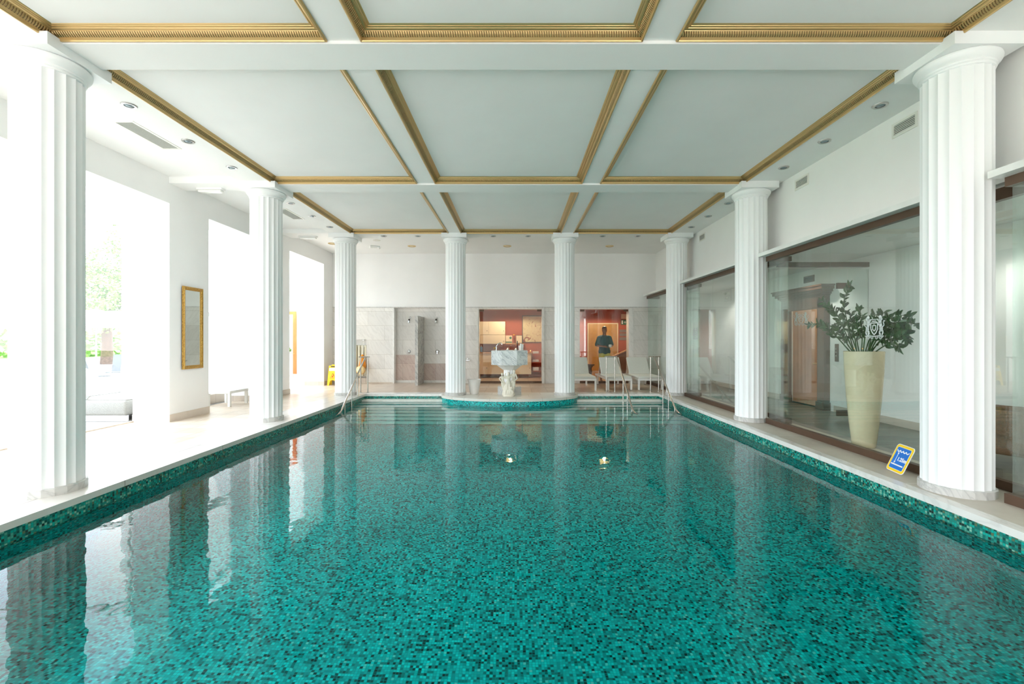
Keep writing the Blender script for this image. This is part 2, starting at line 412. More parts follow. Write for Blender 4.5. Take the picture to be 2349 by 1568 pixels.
# ---- ceiling
mx = [(-4.10, -1.665), (-1.375, 1.119), (1.409, 3.845)]
rows = [(-2.90, .355), (.74, 4.018), (4.403, 7.675), (8.063, 11.28)]
prof = [(0,0), (.002,-.014), (.008,-.019), (.018,-.0195), (.022,-.012), (.0235,.004), (.024,.014), (.033,.020), (.045,.030), (.056,.046),
        (.058,.051), (.066,.050), (.080,.054), (.082,.059), (.090,.063), (.098,.062), (.100,.067), (.108,.070), (.115,.075)]
tn = 6
cnt = 0
for j, (y0, y1) in enumerate(rows):
    for i, (x0, x1) in enumerate(mx):
        v, f, uvs = [], [], []
        for s, z in prof:
            v += [(x0+s, y0+s, SOF+z), (x1-s, y0+s, SOF+z), (x1-s, y1-s, SOF+z), (x0+s, y1-s, SOF+z)]
        acc = 0; dv = []
        for a in range(len(prof)):
            if a: acc += math.hypot(prof[a][0]-prof[a-1][0], (prof[a][1]-prof[a-1][1])*0)
            dv.append(acc)
        for a in range(len(prof)-1):
            for k in range(4):
                l = (k+1) % 4; f.append((a*4+k, a*4+l, a*4+4+l, a*4+4+k))
                for idx, vv in ((a*4+k, dv[a]), (a*4+l, dv[a]), (a*4+4+l, dv[a+1]), (a*4+4+k, dv[a+1])):
                    pp = v[idx]; uu = pp[0] if k in (0, 2) else pp[1]
                    uvs.append((uu, vv))
        # flip so that the visible side faces the room
        me = bpy.data.meshes.new('trim'); me.from_pydata(v, [], f)
        ul = me.uv_layers.new(name='UVMap')
        for n_, uvp in enumerate(uvs): ul.data[n_].uv = uvp
        me.materials.append(M['gold']); me.flip_normals()
        cnt += 1; tn += 1
        o = bpy.data.objects.new('trim_%d' % tn, me); COL.objects.link(o)
        tag(o, 'gilded cornice moulding framing a ceiling coffer', kind='structure')
        MBp = MB().box(x0, x1, y0, y1, SOF+.075, SOF+.30)
        struct('ceiling_panel', MBp, M['ceil'], 'white sunken ceiling panel inside a gilded frame', 'ceiling')
b = MB()
for yc, hw in ((.548, .1925), (4.21, .1925), (7.87, .1925)):
    b.box(-4.10, 3.845, yc-hw, yc+hw, 3.998, SOF+.3)
for a0, a1 in ((-1.665, -1.375), (1.119, 1.409)):
    b.box(a0, a1, -2.9, 11.28, SOF, SOF+.31)
b.box(-4.62, -4.10, BACK, 11.28, SOF, SOF+.32); b.box(3.845, WR+.05, BACK, 11.28, SOF, SOF+.32)
b.box(WL-.05, WR+.05, 11.28, 11.82, SOF, SOF+.33); b.box(-4.1, 3.845, BACK, -2.9, SOF, SOF+.33)
for yc in (.548, 4.21, 7.87): b.box(WL-.05, -4.62, yc-.2, yc+.2, SOF, SOF+.34)
struct('ceiling_beams', b, M['ceil'], 'white ceiling beams between the coffers', 'ceiling')
b = MB(); b.box(WL-.05, -4.62, BACK, 11.28, CZ, CZ+.25); b.box(WL-.05, WR+.05, 11.82, BW+.3, CZ, CZ+.25)
struct('ceiling', b, M['ceil'], 'plain white ceiling of the side and rear aisles', 'ceiling')

# ---- walls
TH = .62
OP = [(-2.6, -.2), (.6, 3.0), (3.6, 7.68), (8.66, 10.3), (11.75, 13.85)]   # openings in the left wall
OH = 3.69
wl = MB(); yy = BACK
for a, bb in OP:
    wl.box(WL-TH, WL, yy, a, 0, CZ+.2); wl.box(WL-TH, WL, a, bb, OH, CZ+.2); yy = bb
wl.box(WL-TH, WL, yy, BW+.3, 0, CZ+.2)
struct('wall_left', wl, M['wall'], 'white left wall with tall openings to the terrace', 'wall')
sk = MB(); yy = BACK
for a, bb in OP+[(BW, BW)]:
    sk.box(WL, WL+.012, yy, a+.012 if a < BW else a, 0, .125)
    if a < BW: sk.box(WL-TH, WL, a, a+.012, 0, .125); sk.box(WL-TH, WL, bb-.012, bb, 0, .125)
    yy = bb-.012
struct('baseboard_left', sk, M['skirt'], 'stone skirting along the left wall', 'baseboard')
# back wall : plaster above, cladding below with openings
WT = 2.417
D1 = (-1.21, .85); D2 = (2.0, 3.62); ALC = (-3.90, -2.15); NIC = (-5.62, -4.775); DH = 2.395
bw = MB(); bw.box(WL-TH, WR+.35, BW, BW+.35, WT, CZ+.2)
struct('wall_back', bw, M['wall'], 'white upper part of the far wall', 'wall')
bm = MB()
bm.box(WL, NIC[0], BW-.01, BW+.3, 0, WT); bm.box(NIC[0], NIC[1], BW-.01, BW+.3, 1.40, WT)
bm.box(NIC[1], ALC[0], BW-.01, BW+.3, 0, WT)
bm.box(ALC[1], D1[0], BW-.01, BW+.3, 0, WT); bm.box(D1[0], D1[1], BW-.01, BW+.3, DH, WT)
bm.box(D1[1], D2[0], BW-.01, BW+.3, 0, WT); bm.box(D2[0], D2[1], BW-.01, BW+.3, DH, WT); bm.box(D2[1], WR+.35, BW-.01, BW+.3, 0, WT)
bm.box(ALC[0], ALC[1], BW+.24, BW+.32, 0, WT)
struct('wall_back_cladding', bm, M['wains'], 'pale veined marble cladding on the lower far wall', 'wall')
q = MB(); q.box(WL, WR+.05, BW-.03, BW, WT-.005, WT+.02)
struct('trim_30', q, M['colbase'], 'thin stone cap on the marble cladding', 'trim')
q = MB(); q.box(ALC[0], -3.02, BW+.232, BW+.24, .08, .90); q.box(-3.02, ALC[1], BW+.232, BW+.24, .08, .62)
struct('trim_31', q, M['pink'], 'pinkish marble band at the foot of the shower recess', 'trim')
q = MB(); q.box(ALC[0]+.012, ALC[1], BW+.21, BW+.239, 0, .08); q.box(ALC[0]-.03, ALC[0]+.012, BW-.02, BW+.21, .0, WT-.03)
struct('trim_32', q, M['coping'], 'white stone edging of the shower recess', 'trim')
q = MB(); q.box(-3.075, -2.985, 13.84, BW+.24, 0, 2.12)
struct('shower_partition', q, M['greymarble'], 'grey striped marble slab standing between the two showers', 'partition')
q = MB(); q.box(NIC[0], NIC[1], BW+.2, BW+.3, 0, 1.40); 
struct('niche_back', q, M['wall'], 'white back of the radiator niche', 'wall')
q = MB(); q.box(WL, NIC[0], BW-.022, BW-.01, 0, .1); q.box(NIC[1], ALC[0]-.032, BW-.022, BW-.01, 0, .035); q.box(NIC[0], NIC[1], BW-.022, BW+.2, 0, .17)
struct('baseboard_back', q, M['skirt'], 'stone skirting on the far wall', 'baseboard')
# right wall
rw = MB(); rw.box(WR, WR+.35, BACK, BW, 2.83, CZ+.2); rw.box(WR, WR+.3, BACK, .5, 0, 2.83)
struct('wall_right', rw, M['wall'], 'white upper right wall above the glass', 'wall')
# wall behind the camera; two unseen openings added for front light
rb = MB(); rb.box(WL-TH, WR+.35, BACK-.3, BACK, 3.5, CZ+.2); rb.box(-2.9, 2.1, BACK-.3, BACK, 0, 3.5); rb.box(WL-TH, -5.7, BACK-.3, BACK, 0, 3.5); rb.box(4.1, WR+.35, BACK-.3, BACK, 0, 3.5)
rb.box(-5.7, -2.9, BACK-.3, BACK, 0, .25); rb.box(2.1, 4.1, BACK-.3, BACK, 0, .25)
struct('wall_near', rb, M['wall'], 'white wall behind the viewpoint', 'wall')

# ------------------------------------------------------------------ columns
def make_column(label):
    t = thing('fluted_column', label, 'column', group='white fluted columns around the pool')
    r, nf, m = .253, 20, 6; ring = []
    for i in range(nf):
        for k in range(m):
            u = k/m; a = 2*PI*(i+u)/nf; ring.append((a, r-.0125*math.sin(PI*u)**.85))
    s = MB(); s.rings([[(q*math.cos(a), q*math.sin(a), z) for a, q in ring] for z in (.068, 3.80)])
    s.build('shaft', M['column'], t, True, 28)
    b = MB(); b.rings([[(rr*math.cos(2*PI*k/20), rr*math.sin(2*PI*k/20), z) for k in range(20)] for rr, z in ((.272,0),(.272,.066),(.262,.072))])
    b.build('base', M['colbase'], t)
    c = MB(); c.lathe([(.247,3.79),(.258,3.795),(.262,3.806),(.257,3.812),(.268,3.818),(.271,3.826),(.267,3.834),(.276,3.842),(.292,3.858),(.303,3.877),(.306,3.894),(.302,3.908),(.292,3.918),(.28,3.92)], n=56)
    c.build('echinus', M['column'], t, True, 40)
    a = MB(); a.box(-.31,.31,-.31,.31,3.92,SOF); a.build('abacus', M['column'], t)
    return t
col0 = make_column('white fluted column on the left pool edge, nearest to the viewer')
col0.location = (CXL, CYS[0], 0)
for x, y, lab in ((CXL, CYS[1], 'white fluted column on the left pool edge, second from the viewer, beyond the gilt mirror pier'),
                  (CXL, CYS[2], 'white fluted column at the far left corner of the pool beside the handrail'),
                  (CXR, CYS[0], 'white fluted column on the right pool edge, nearest, beside the blue depth sign'),
                  (CXR, CYS[1], 'white fluted column on the right pool edge between the two large glass bays'),
                  (CXR, CYS[2], 'white fluted column at the far right corner of the pool'),
                  (CXA, CYS[2], 'white fluted column on the platform with the white plant pot at its foot'),
                  (CXB, CYS[2], 'white fluted column on the platform right of the marble fountain')):
    dup(col0, (x, y, 0), label=lab)

# ------------------------------------------------------------------ ceiling fittings
def make_down(label):
    t = thing('recessed_downlight', label, 'ceiling light', group='small recessed downlights in the beams around the pool')
    r = MB(); r.lathe([(.048,0),(.048,-.010),(.072,-.012),(.076,-.006),(.078,0)], n=28); r.build('bezel', M['bezel'], t, True)
    g = MB(); g.lathe([(.046,-.002),(.03,-.012),(.001,-.016)], n=24); g.build('lens', M['lensglass'], t, True)
    return t
dl = None
seq = ['nearest', 'middle', 'farthest']
spots = []
for side, X, nm in ((0, -4.36, 'left'), (1, 4.10, 'right')):
    for bay, base in ((0, 4.2), (1, 7.87)):
        for k in range(3):
            wh = 'between the first and second column' if bay == 0 else 'between the second and third column'
            spots.append((X, base+.925*(k+1), 'recessed downlight in the %s beam, %s of three %s' % (nm, seq[k], wh)))
for X, nm in ((-3.37,'leftmost of six'),(-2.50,'second from left of six'),(-.59,'third from left of six'),(.30,'fourth from left of six'),(2.20,'fifth from left of six'),(3.09,'rightmost of six')):
    spots.append((X, 11.58, 'recessed downlight in the far beam, '+nm))
for i, (x, y, lab) in enumerate(spots):
    if i == 0: dl = make_down(lab); dl.location = (x, y, SOF)
    else: dup(dl, (x, y, SOF), label=lab)
g0 = None
for x, y, lab, m in ((-3.06,13.35,'round gold-rimmed ceiling light above the showers','goldbezel'),(-.26,13.35,'round gold-rimmed ceiling light above the red room glass door','goldbezel'),
                  (2.74,13.35,'round gold-rimmed ceiling light above the white loungers','goldbezel'),(-5.25,13.0,'round gold-rimmed ceiling light in the far left corner','goldbezel')):
    if g0 is None:
        g0 = thing('round_ceiling_light', lab, 'ceiling light', (x,y,CZ), group='gold-rimmed round ceiling lights in the rear aisle')
        MB().lathe([(.09,0),(.09,-.012),(.115,-.014),(.12,0)], n=28).build('rim', M['goldbezel'], g0, True)
        MB().lathe([(.088,-.002),(.05,-.012),(.001,-.016)], n=24).build('diffuser', M['cream'], g0, True)
    else: dup(g0, (x,y,CZ), label=lab)
t = thing('ceiling_speaker', 'flat round white speaker in the ceiling near the far left column', 'speaker', (-3.86,12.6,CZ))
MB().lathe([(.1,0),(.1,-.008),(.09,-.012),(.001,-.012)], n=28).build('grille', M['grille'], t, True)
# emergency luminaires
e0 = None
for x, y, z, lab in ((-5.33, 7.95, SOF+.003, 'white rectangular emergency light under the cross beam beside the mirror pier'),
                     (-5.3, 11.6, SOF+.003, 'white rectangular emergency light near the far left column')):
    if e0 is None:
        e0 = thing('emergency_light', lab, 'emergency light', (x,y,z), group='white box emergency lights')
        MB().box(-.22,.22,-.06,.06,-.035,0).build('housing', M['white'], e0)
        MB().rbox(-.2,.2,-.05,.05,-.075,-.035,.012).build('diffuser', M['whitegloss'], e0, True)
    else: dup(e0, (x,y,z), label=lab)
t = thing('ceiling_sensor', 'small white angled sensor box on the rear aisle ceiling', 'sensor', (-4.15,13.35,CZ), .5)
MB().rbox(-.14,.14,-.06,.06,-.07,0,.01).build('housing', M['white'], t, True)
MB().cyl((.08,-.03,-.04),(.13,-.09,-.07),.035,.03).build('lamp_head', M['white'], t, True)
def vent(name, lab, cat, loc, sx, sy, n, rot=(0,0,0), group=None, mf='grille'):
    t = thing(name, lab, cat, loc, group=group); t.rotation_euler = rot
    f = MB(); fw = .028
    f.box(-sx,sx,-sy,-sy+fw,-.012,0); f.box(-sx,sx,sy-fw,sy,-.012,0); f.box(-sx,-sx+fw,-sy+fw,sy-fw,-.012,0); f.box(sx-fw,sx,-sy+fw,sy-fw,-.012,0)
    f.build('frame', M[mf], t)
    MB().box(-sx+fw,sx-fw,-sy+fw,sy-fw,-.003,0).build('backing', M['void'], t)
    s = MB()
    for k in range(n):
        x = -sx+fw+(2*sx-2*fw)*(k+.5)/n; s.obox((x,0,-.008),(.0035,0,.004),(0,sy-fw,0),(-.0008,0,.0008))
    tag(s.build('slats', M[mf], t), kind='stuff'); return t
vent('ceiling_vent', 'long white slatted grille in the left aisle ceiling, nearer one', 'vent', (-4.945,6.13,CZ), .135, .42, 9, group='long ceiling grilles in the left aisle')
vent('ceiling_vent', 'long white slatted grille in the left aisle ceiling, farther one beyond the second column', 'vent', (-4.945,9.95,CZ), .135, .42, 9, group='long ceiling grilles in the left aisle')
for y, lab in ((5.22,'small white wall vent high beside the nearest right column'),(7.10,'small white wall vent high above the large glass bay with the vase'),(10.9,'small white wall vent high near the far right column')):
    vent('wall_vent', lab, 'vent', (WR,y,3.845), .085, .17, 6, (0,PI/2,0), 'small vents high on the right wall')

# ------------------------------------------------------------------ mirror
t = thing('wall_mirror', 'tall narrow wall mirror in a gilt frame on the left pier', 'mirror', (WL+.012, 8.20, .87)); t.rotation_euler = (0,0,math.radians(1.4))
f = MB(); W_, Hh = .26, 1.46; fw = .062
pr = [(0,0),(0,.03),(.018,.04),(.04,.032),(.05,.022),(fw,.018),(fw,.004)]
v = []; ff = []
for s, d in pr: v += [(d,-W_+s,s),(d,W_-s,s),(d,W_-s,Hh-s),(d,-W_+s,Hh-s)]
for a in range(len(pr)-1):
    for k in range(4): ff.append((a*4+k,a*4+(k+1)%4,a*4+4+(k+1)%4,a*4+4+k))
f.add(v, ff).build('frame', M['giltframe'], t)
MB().box(.004,.012,-W_+fw,W_-fw,fw,Hh-fw).build('mirror_glass', M['mirror'], t)

# ------------------------------------------------------------------ glass bays on the right
GX, GB = 4.20, 4.53
def crest_mb(size):
    m = MB()
    def disc(x, y, r, n=14, sx=1, sy=1): m.prism([(x+r*sx*math.cos(2*PI*k/n), y+r*sy*math.sin(2*PI*k/n)) for k in range(n)], (0,0,0), (size,0,0), (0,0,size), (0,-.002,0))
    def line(pts, w):
        for a, b_ in zip(pts, pts[1:]):
            dx, dy = b_[0]-a[0], b_[1]-a[1]; L = math.hypot(dx, dy) or 1; nx, ny = -dy/L*w, dx/L*w
            m.prism([(a[0]+nx,a[1]+ny),(b_[0]+nx,b_[1]+ny),(b_[0]-nx,b_[1]-ny),(a[0]-nx,a[1]-ny)], (0,0,0), (size,0,0), (0,0,size), (0,-.002,0))
    sh = [(-.17,.22),(.17,.22),(.17,-.02),(.09,-.16),(0,-.24),(-.09,-.16),(-.17,-.02),(-.17,.22)]
    line(sh, .022); line([(-.08,.12),(.08,.12),(.08,-.02),(0,-.1),(-.08,-.02),(-.08,.12)], .018); line([(-.1,.29),(.1,.29)], .02); line([(-.2,.36),(.2,.36)], .014)
    for s in (-1, 1):
        disc(s*.3,.43,.075); disc(s*.34,.36,.06); disc(s*.28,.27,.075,14,1,1.5); disc(s*.31,.12,.07,14,1,1.6); disc(s*.34,-.02,.085,14,1,1.2)
        line([(s*.27,.33),(s*.19,.30),(s*.17,.34)], .024); line([(s*.27,.2),(s*.2,.14)], .024)
        line([(s*.34,-.05),(s*.25,-.14),(s*.3,-.25)], .034); line([(s*.37,-.02),(s*.43,-.14),(s*.38,-.25)], .028)
        line([(s*.4,.05),(s*.48,.12),(s*.44,.24),(s*.49,.31)], .018)
        for cx, cy, r0 in ((.12,-.36,.085),(.32,-.36,.085)):
            line([(s*cx+s*(r0*(1-k/14))*math.cos(k*.75), cy+(r0*(1-k/14))*math.sin(k*.75)) for k in range(12)], .014)
    line([(-.46,-.3),(-.3,-.28),(0,-.3),(.3,-.28),(.46,-.3)], .018)
    return m
def bay(name, y0, y1, joints, label, ledge=True, crest=None):
    t = thing(name, label, 'glass bay', kind='structure')
    fr = MB(); fr.box(GX-.04,GX+.03,y0-.03,y1+.03,0,.085)
    fr.box(GX+.03,GB+.03,y0-.03,y0+.03,0,.085); fr.box(GX+.03,GB+.03,y1-.03,y1+.03,0,.085)
    fr.box(GX-.035,GX+.035,y0-.03,y1+.03,2.69,2.77); fr.box(GX+.035,GB+.03,y0-.03,y0+.03,2.69,2.77); fr.box(GX+.035,GB+.03,y1-.03,y1+.03,2.69,2.77)
    fr.build('frame', M['brown'], t)
    ys = [y0]+joints+[y1]
    for a, b_ in zip(ys, ys[1:]):
        MB().box(GX-.005,GX+.005,a+.003,b_-.003,.085,2.69).build('pane', M['glass'], t)
    for yy in (y0, y1): MB().box(GX+.005,GB,yy-.005,yy+.005,.085,2.69).build('pane', M['glass'], t)
    if ledge:
        MB().box(4.05,WR+.12,y0-.09,y1+.06,2.77,2.83).build('ledge', M['white'], t)
    if crest:
        cm = crest_mb(.30).build('crest', M['etched'], t); cm.location = (GX-.006, crest, 1.52); cm.rotation_euler = (0,0,-PI/2)
        tag(cm, 'etched crest of two rampant lions and a shield')
    return t
bay('window_1', 1.0, 3.85, [2.4], 'glass bay at the right edge, nearest')
bay('window_2', 4.60, 7.56, [6.09], 'large glass bay with the tall cream vase behind it', crest=5.33)
bay('window_3', 8.28, 11.22, [9.72], 'glass bay beyond the second right column', crest=10.65)
bay('window_4', 11.98, BW-.02, [13.2], 'glass bay running up to the far wall')
# glazing behind the columns
k = 5
for y0, y1 in ((3.88,4.57),(7.59,8.25),(11.25,11.95)):
    t = thing('window_%d' % k, 'narrow glazed gap in the right wall behind a column', 'window', kind='structure'); k += 1
    MB().box(GB-.03,GB+.04,y0,y1,0,.085).box(GB-.03,GB+.04,y0,y1,2.69,2.80).build('frame', M['brown'], t)
    MB().box(GB-.005,GB+.005,y0,y1,.085,2.69).build('pane', M['glass'], t)
# lounge beyond
lf = MB(); lf.box(GX+.03+.2, 6.3, .5, BW, -.19, -.001)
mt = NT('lounge_planks'); Pp = geo(mt); mpp = mt.n('ShaderNodeMapping'); mt.l(Pp, mpp.inputs[0])
br = mt.n('ShaderNodeTexBrick'); br.offset = .4; br.inputs['Scale'].default_value = 1; br.inputs['Brick Width'].default_value = 1.2; br.inputs['Row Height'].default_value = .14
br.inputs['Mortar Size'].default_value = .003; br.inputs['Color1'].default_value = hexc(128,124,110); br.inputs['Color2'].default_value = hexc(104,100,88); br.inputs['Mortar'].default_value = hexc(60,58,52)
mt.l(mpp.outputs[0], br.inputs['Vector']); mt.bsdf(br.outputs['Color'], .3)
struct('floor_lounge', lf, mt.m, 'grey-brown plank floor of the lounge behind the glass', 'floor')
lw = MB(); lw.box(6.15,6.3,.5,8.92,-.1,2.95); lw.box(6.15,6.3,10.36,BW,-.1,2.95); lw.box(6.15,6.3,8.92,10.36,2.30,2.95)
lw.box(GB+.1,6.15,BW-.12,BW,-.1,2.95); lw.box(GB+.1,6.3,.4,.5,-.1,2.95)
struct('wall_lounge', lw, M['wall'], 'white wall of the lounge behind the glass', 'wall')
lc = MB(); lc.box(WR+.35,6.3,.5,BW,2.85,3.0); struct('ceiling_lounge', lc, M['ceil'], 'white lounge ceiling', 'ceiling')
lb = MB(); lb.box(6.138,6.15,.5,8.8,0,.12); lb.box(6.138,6.15,10.48,BW-.12,0,.12); struct('baseboard_lounge', lb, M['skirt'], 'stone skirting in the lounge', 'baseboard')
# dark wood door surround in the lounge
t = thing('door_1', 'dark wooden door surround with a moulded cornice in the lounge', 'doorway', (6.15,9.64,0), kind='structure')
MB().box(-.12,0,-.72,-.52,0,2.2).box(-.14,0,-.74,-.5,0,.16).build('jamb', M['wood'], t)
MB().box(-.12,0,.52,.72,0,2.2).box(-.14,0,.5,.74,0,.16).build('jamb', M['wood'], t)
c = MB(); c.box(-.12,0,-.72,.72,2.02,2.26)
for q_, (d, z0, z1) in enumerate(((.14,2.26,2.29),(.17,2.29,2.33),(.21,2.33,2.38),(.25,2.38,2.44),(.27,2.44,2.47))): c.box(-d,0,-.60-d,.60+d,z0,z1)
c.build('cornice', M['wood'], t)
# corridor beyond it
cb = MB(); cb.box(6.3,8.6,8.72,8.86,-.1,2.5); cb.box(6.3,8.6,10.42,10.56,-.1,2.5); cb.box(8.6,8.7,8.7,10.6,-.1,2.5); cb.box(6.3,8.7,8.7,10.6,2.4,2.5)
struct('wall_corridor', cb, M['oak'], 'light wood panelled corridor behind the lounge doorway', 'wall')
cb = MB(); cb.box(6.15,8.7,8.86,10.42,-.2,-.001); struct('floor_corridor', cb, M['tileB'], 'corridor floor', 'floor')
t = thing('grab_rail', 'curved pale wooden handrail in the lounge corridor', 'handrail', (6.6,9.2,0))
MB().tube([(0,.9,.86),(0,.25,.86),(0,.12,.83),(0,.05,.76),(0,.02,.66),(0,0,0)], .022).build('rail', M['oak'], t, True)
# glass door across the lounge
t = thing('door_2', 'frameless glass door with long bar handles across the lounge', 'glass door', (0,7.95,0), kind='structure')
MB().box(4.60,5.78,-.006,.006,.02,2.62).build('pane', M['glass'], t)
MB().box(4.56,6.15,-.03,.03,2.66,2.74).build('header', M['brown'], t)
MB().box(5.60,5.84,-.02,.02,2.28,2.38).build('hinge', M['brown'], t); MB().box(5.60,5.84,-.02,.02,.06,.16).build('hinge', M['brown'], t)
MB().box(5.80,6.15,-.006,.006,.02,2.62).build('pane', M['glass'], t)
h = MB()
for s in (-1,1): h.box(4.66,4.70,s*.06-.012,s*.06+.012,.86,1.40)
h.cyl((4.68,-.06,1.22),(4.68,.06,1.22),.012); h.cyl((4.68,-.06,1.0),(4.68,.06,1.0),.012)
h.build('handle', M['brown'], t, True)
cm = crest_mb(.26).build('crest', M['etched'], t); cm.location = (4.97,-.008,1.74); tag(cm, 'etched crest of two rampant lions and a shield')
t = thing('lift_call_panel', 'narrow bronze call panel with round buttons on the lounge wall', 'control panel', (6.15,8.72,1.14))
MB().rbox(-.014,0,-.05,.05,-.17,.17,.006).build('plate', M['brown'], t, True)
for z in (.08,.01,-.06): MB().cyl((-.014,0,z),(-.022,0,z),.02).build('button', M['steel'], t, True)
vent('wall_vent', 'brown slatted vent on the lounge wall above the wooden doorway', 'vent', (6.15,9.55,2.66), .07, .17, 5, (0,PI/2,0), mf='brown')
t = thing('wall_lamp_plate', 'square white wall plate with three round lamps in the lounge', 'wall lamp', (6.15,13.2,2.68))
MB().rbox(-.03,0,-.2,.2,-.17,.15,.01).build('plate', M['white'], t, True)
for y, z in ((-.1,.05),(.1,.05),(0,-.07)): MB().lathe([(.045,0),(.04,-.03),(.02,-.045),(.001,-.048)], (-.03,y,z), 18, 'x').build('lamp', M['whitegloss'], t, True)

# ------------------------------------------------------------------ vase with plant
t = thing('potted_plant', 'tall tapering cream glazed vase holding a dark green plant behind the glass', 'potted plant', (4.53,5.93,0))
MB().lathe([(.10,0),(.125,.005),(.13,.02),(.16,.3),(.19,.65),(.212,1.0),(.218,1.2),(.222,1.235),(.212,1.24),(.205,1.2),(.19,1.15)], n=48).build('vase', M['cream'], t, True)
MB().lathe([(.2,1.17),(.1,1.185),(.001,1.19)], n=24).build('soil', M['soil'], t)
FR = [[(1957,804),(1952,781),(1941,727),(1935,698),(1941,672),(1951,657)],[(1948,804),(1932,786),(1918,771),(1905,757),(1893,748),(1875,742),(1861,744)],
      [(1955,804),(1944,774),(1927,735),(1918,718),(1907,707),(1888,690)],[(1962,804),(1960,770),(1952,740),(1953,721)],[(1975,804),(1978,770),(1976,735),(1973,710)],
      [(1995,804),(2010,765),(2035,735),(2065,724),(2092,728)],[(2000,804),(2020,780),(2045,768),(2065,762),(2080,764),(2083,780)],[(1998,804),(2018,768),(2050,745),(2080,741),(2104,742)],
      [(2005,804),(2030,792),(2050,786),(2063,795)],[(1955,804),(1940,784),(1928,764),(1920,748)],[(1980,804),(1985,770),(1995,745),(2008,722)],[(1990,804),(2002,768),(2016,745),(2026,718)],
      [(1970,804),(1966,780),(1968,755),(1964,735)],[(1988,804),(2000,784),(2022,762),(2048,752),(2074,752)],[(1985,804),(1994,780),(2012,758),(2040,742),(2060,738)],[(1996,804),(2012,790),(2030,776),(2050,778),(2070,768)],
      [(1965,804),(1955,775),(1948,752),(1936,738)],[(1992,804),(2005,780),(2018,758),(2030,740),(2040,726)]]
def leaf(mb, base, d, side, L, W):
    d = d.normalized(); n_ = d.cross(side).normalized(); s = side.normalized()
    for sg, dz in ((1,.0),):
        ring = [base]; out = []
        prf = [(.0,.12),(.18,.62),(.42,1.0),(.68,.86),(.88,.45),(1.0,.0)]
        L_ = [base+d*L*a+s*W*w+n_*(.012*math.sin(PI*a)) for a, w in prf]; R_ = [base+d*L*a-s*W*w+n_*(.012*math.sin(PI*a)) for a, w in prf]; C_ = [base+d*L*a-n_*.004 for a, w in prf]
        vs = L_+C_+R_; nn = len(prf); fs = []
        for q in range(nn-1): fs += [(q,q+1,nn+q+1,nn+q),(nn+q,nn+q+1,2*nn+q+1,2*nn+q)]
        mb.add(vs, fs)
for k, fr in enumerate(FR):
    X0 = [4.50,4.34,4.36,4.60,4.66,4.42,4.46,4.40,4.52,4.44,4.74,4.62,4.58,4.66,4.36,4.34,4.7,4.5][k]
    pts = []
    for i, (px, py) in enumerate(fr):
        u = i/(len(fr)-1); X = 4.53*(1-u)+X0*u if i else 4.53
        if i == 0: P_ = Vector(((px-1983)/46*.10, (1983-px)/46*.10*1.2, 1.19))
        else:
            Yd = X*F/(px-CX); P_ = Vector((X, Yd, H-(py-CY)/F*Yd))-Vector((4.53,5.93,0))
        pts.append(P_)
    fine = []
    for i in range(len(pts)-1):
        p0 = pts[max(i-1,0)]; p1 = pts[i]; p2 = pts[i+1]; p3 = pts[min(i+2,len(pts)-1)]
        for q in range(6):
            u = q/6; fine.append(.5*((2*p1)+(p2-p0)*u+(2*p0-5*p1+4*p2-p3)*u*u+(3*p1-p0-3*p2+p3)*u**3))
    fine.append(pts[-1])
    stem = MB(); stem.tube(fine, [.009-.006*i/len(fine) for i in range(len(fine))], 6)
    so = stem.build('frond_stem', M['leaf'], t, True)
    lv = MB(); rnd = random.Random(k)
    N = len(fine); st0 = int(N*.3)
    for i in range(st0, N):
        d = (fine[min(i+1,N-1)]-fine[max(i-1,0)]).normalized()
        for sg in ((1,-1) if i % 2 == 0 else (1,) if i % 4 == 1 else (-1,)):
            up = Vector((rnd.uniform(-.5,.5), rnd.uniform(-.1,.1), 1)); s = d.cross(up).cross(d).normalized() if rnd.random() < .75 else d.cross(up).normalized()
            if s.length < .1: continue
            ld = (d*.75+s*sg*.9+Vector((rnd.uniform(-.2,.2),0,0))).normalized()
            nrm_side = ld.cross(Vector((1,rnd.uniform(-.5,.5),rnd.uniform(-.5,.5)))).normalized()
            leaf(lv, fine[i], ld, nrm_side, rnd.uniform(.075,.105), rnd.uniform(.017,.024))
    lo = lv.build('leaves', M['leaf'], so, True); tag(lo, kind='stuff')

# wicker armchair in the lounge
t = thing('armchair', 'brown woven armchair with a cream cushion behind the near right glass', 'armchair', (5.55,5.05,0), .5)
MB().rbox(-.33,.33,-.33,.33,.14,.4,.04).build('seat_base', M['bwicker'], t, True)
MB().rbox(-.33,-.25,-.33,.33,.3,.62,.03).build('armrest', M['bwicker'], t, True); MB().rbox(.25,.33,-.33,.33,.3,.62,.03).build('armrest', M['bwicker'], t, True)
MB().rbox(-.33,.33,.25,.35,.3,.80,.04).build('backrest', M['bwicker'], t, True)
MB().rbox(-.24,.24,-.31,.24,.4,.52,.04).build('cushion', M['cream'], t, True)
for x in (-.29,.29):
    for y in (-.29,.29): MB().box(x-.025,x+.025,y-.025,y+.025,0,.14).build('leg', M['wood'], t)

